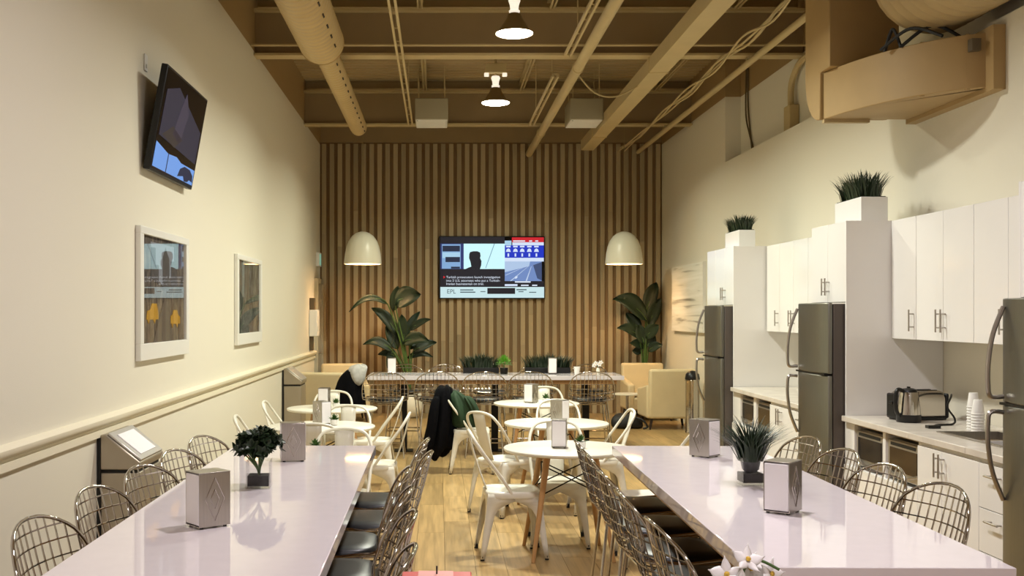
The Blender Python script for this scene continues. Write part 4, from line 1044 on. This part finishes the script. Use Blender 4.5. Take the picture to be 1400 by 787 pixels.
# orchids
def blossom(parent, c, d, s, rz=0.):
    d = Vector(d).normalized(); u = d.orthogonal().normalized(); u = Matrix.Rotation(rz, 3, d) @ u; v = d.cross(u); c = Vector(c)
    fl = None
    for k in range(5):
        a = 2*PI*k/5; r = u*math.cos(a)+v*math.sin(a); q = d.cross(r); w_ = s*(.42 if k in (1, 4) else .28); m = MB()
        m.grid([[c+r*s*t_+q*w_*f*math.sin(PI*min(t_*.9+.12, 1))+d*s*(.22*t_*t_-.10*f*f) for f in (-1, -.5, 0, .5, 1)] for t_ in (.05, .25, .5, .75, .93, 1.05)])
        o = m.build('petal', CREAMP, parent, solid=.0012)
    MB().lathe([(.001, 0), (s*.14, s*.06), (s*.16, s*.16), (s*.05, s*.26)], 10, Matrix.Translation(c) @ d.to_track_quat('Z', 'Y').to_matrix().to_4x4()).build('lip', YELP, parent)
t = thing('orchid', 'white orchid with yellow centres at the end of grass plant table', 'flower', (.76, 2.72, .761))
MB().lathe([(.05, 0), (.065, .005), (.075, .11), (.07, .115)], 24).build('pot', CERAM, t)
MB().tube(cat_rom([(0, 0, .11), (.0, .02, .2), (.01, .05, .25), (.05, .07, .27), (.1, .05, .25)], 6), .004, 6).build('stem', STALK, t)
for k in range(4):
    a = k*1.6; m = MB(); m.grid([[(math.cos(a)*.16*f-math.sin(a)*w_*math.sin(PI*f*.9+.2)*.03, math.sin(a)*.16*f+math.cos(a)*w_*math.sin(PI*f*.9+.2)*.03, .115+.06*math.sin(PI*f)) for w_ in (-1, 0, 1)] for f in (0, .25, .5, .75, 1)]); m.build('leaf', LEAF, t, solid=.003)
for c, d, s, r in (((-.03, .06, .235), (-.3, -1, .5), .045, .2), ((.035, .08, .245), (.2, -1, .6), .045, .9), ((.02, .05, .275), (.1, -.8, .8), .042, .5), ((.085, .07, .235), (.6, -1, .4), .04, 1.2), ((-.005, .03, .215), (-.2, -1, .2), .042, 0)): blossom(t, c, d, s, r)
t = thing('small_orchid', 'little white flower sprig in vase at end of crossways table', 'flower', (1.93, 13.3, TT+.001))
MB().lathe([(.02, 0), (.028, .01), (.02, .06), (.014, .075)], 16).build('vase', CERAM, t)
MB().tube(cat_rom([(0, 0, .06), (-.01, 0, .1), (-.03, -.01, .13)], 5), .003, 6).build('stem', STALK, t)
for c in ((-.03, -.02, .13), (.01, -.02, .115), (-.05, -.02, .105), (.03, -.02, .14)): blossom(t, c, (0, -1, .3), .032, c[0]*30)
# low counter before the long tables that carries the orchid and the red box
t = thing('low_counter', 'low white counter before the aisle carrying orchid and red box', 'counter', (.35, 2.55, 0))
B(-.65, .65, -.28, .28, .72, .76).build('counter_top', WHITE, t, bevel=.004); B(-.6, .6, -.25, .25, .1, .72).build('cabinet', WHITE, t); B(-.57, .57, -.22, .22, .001, .1).build('plinth', BLACKM, t)
for s in (-1, 0, 1): B(-.2+s*.4-.198+.2, -.2+s*.4+.198+.2, .25, .262, .12, .70).build('door', WHITE, t)
t = thing('red_card_box', 'red open box with pale cards at the aisle', 'box', (-.005, 2.66, .761))
B(-.085, .085, -.05, .05, 0, .26).build('box', REDM, t, bevel=.003); B(-.045, .04, -.03, .03, .26, .266).build('cards', PINKM, t)
MB().rod((0, 0, .266), (0, 0, .285), .002).build('peg', BLACKM, t)

# ------------------------------------------------------------ big leafed plants
def big_plant(bx, by, s, zc, leaves, lab, pot, potm, seed, base_px):
    t = thing('bird_of_paradise', lab, 'plant', (bx, by, 0)); pot(t, potm)
    rnd = random.Random(seed); hz = lambda p: ((p[0]-base_px)/s, zc-(p[1]-427)/s)
    for p0, p1, wd, sag in leaves:
        x0, z0 = hz(p0); x1, z1 = hz(p1); y0 = rnd.uniform(-.10, .10); y1 = y0*1.8+rnd.uniform(-.10, .06)
        y0 = max(min(y0, .15), -.2); y1 = max(min(y1, .2), -.4)
        a, b = Vector((x0, y0, z0)), Vector((x1, y1, z1)); d = b-a; L = d.length; m = MB(); rows = []
        side = d.cross(Vector((rnd.uniform(-.2, .2), -1, rnd.uniform(.1, .5)))).normalized()
        nrm = side.cross(d.normalized())
        for k in range(11):
            f = k/10; w_ = wd*1.0*math.sin(PI*(f**.8))**.75+.004; c = a+d*f+Vector((0, 0, sag*L*math.sin(PI*f)))+Vector((0, 0, -.12*L*f**3))
            rows.append([c+side*w_*q+nrm*(.10*wd*3*abs(q)) for q in (-1, -.5, 0, .5, 1)])
        m.grid(rows); lf = m.build('leaf', LEAF, t, solid=.003)
        MB().tube(cat_rom([(x0*.06, y0*.1, .42), (x0*.35, y0*.4, .42+(z0-.42)*.5), tuple(a), tuple(a+d*.3+Vector((0, 0, sag*L*.8)))], 5), [.017-.0008*i for i in range(16)], 7).build('stalk', STALK, lf)
def ball_pot(t, m): MB().lathe([(.10, .001), (.16, .03), (.215, .14), (.22, .24), (.19, .36), (.165, .40), (.155, .40), (.15, .37)], 28).build('pot', m, t); MB().lathe([(.15, .372), (.15, .376)], 24).build('soil', SOIL, t)
def tall_pot(t, m): MB().lathe([(.13, .001), (.14, .01), (.17, .40), (.175, .42), (.16, .42), (.155, .38)], 28).build('pot', m, t); MB().lathe([(.155, .382), (.155, .386)], 24).build('soil', SOIL, t)
big_plant(-.46, 17.35, 86.5, 1.66, [((533, 418), (568, 398), .16, .12), ((530, 425), (537, 386), .09, .0), ((522, 416), (470, 420), .05, .22), ((536, 458), (499, 414), .085, .08),
    ((542, 462), (566, 420), .06, .02), ((552, 452), (581, 432), .05, .06), ((543, 470), (580, 462), .10, .14), ((556, 482), (589, 464), .08, .06), ((529, 480), (488, 466), .08, .16),
    ((548, 490), (584, 484), .05, .12), ((535, 478), (519, 440), .09, .0), ((545, 470), (541, 424), .09, .0), ((532, 488), (508, 482), .06, .1), ((524, 474), (531, 436), .07, 0), ((552, 478), (566, 456), .08, .05), ((530, 478), (521, 500), .06, .1)],
    'tall broad leaved plant in round white pot by the cream corner', ball_pot, CERAM, 3, 552)
big_plant(3.33, 17.78, 84.4, 1.66, [((885, 440), (838, 402), .15, .16), ((884, 428), (900, 380), .11, .05), ((876, 452), (858, 424), .10, .0), ((874, 462), (842, 444), .08, .14), ((882, 462), (897, 440), .10, .05),
    ((888, 446), (903, 402), .10, .04), ((880, 476), (860, 466), .07, .1), ((886, 480), (903, 468), .07, .1), ((880, 470), (872, 440), .10, .0), ((884, 474), (894, 456), .09, .0), ((878, 482), (866, 478), .07, .1)],
    'tall broad leaved plant in black pot behind the armchairs', tall_pot, BLACK, 5, 881)
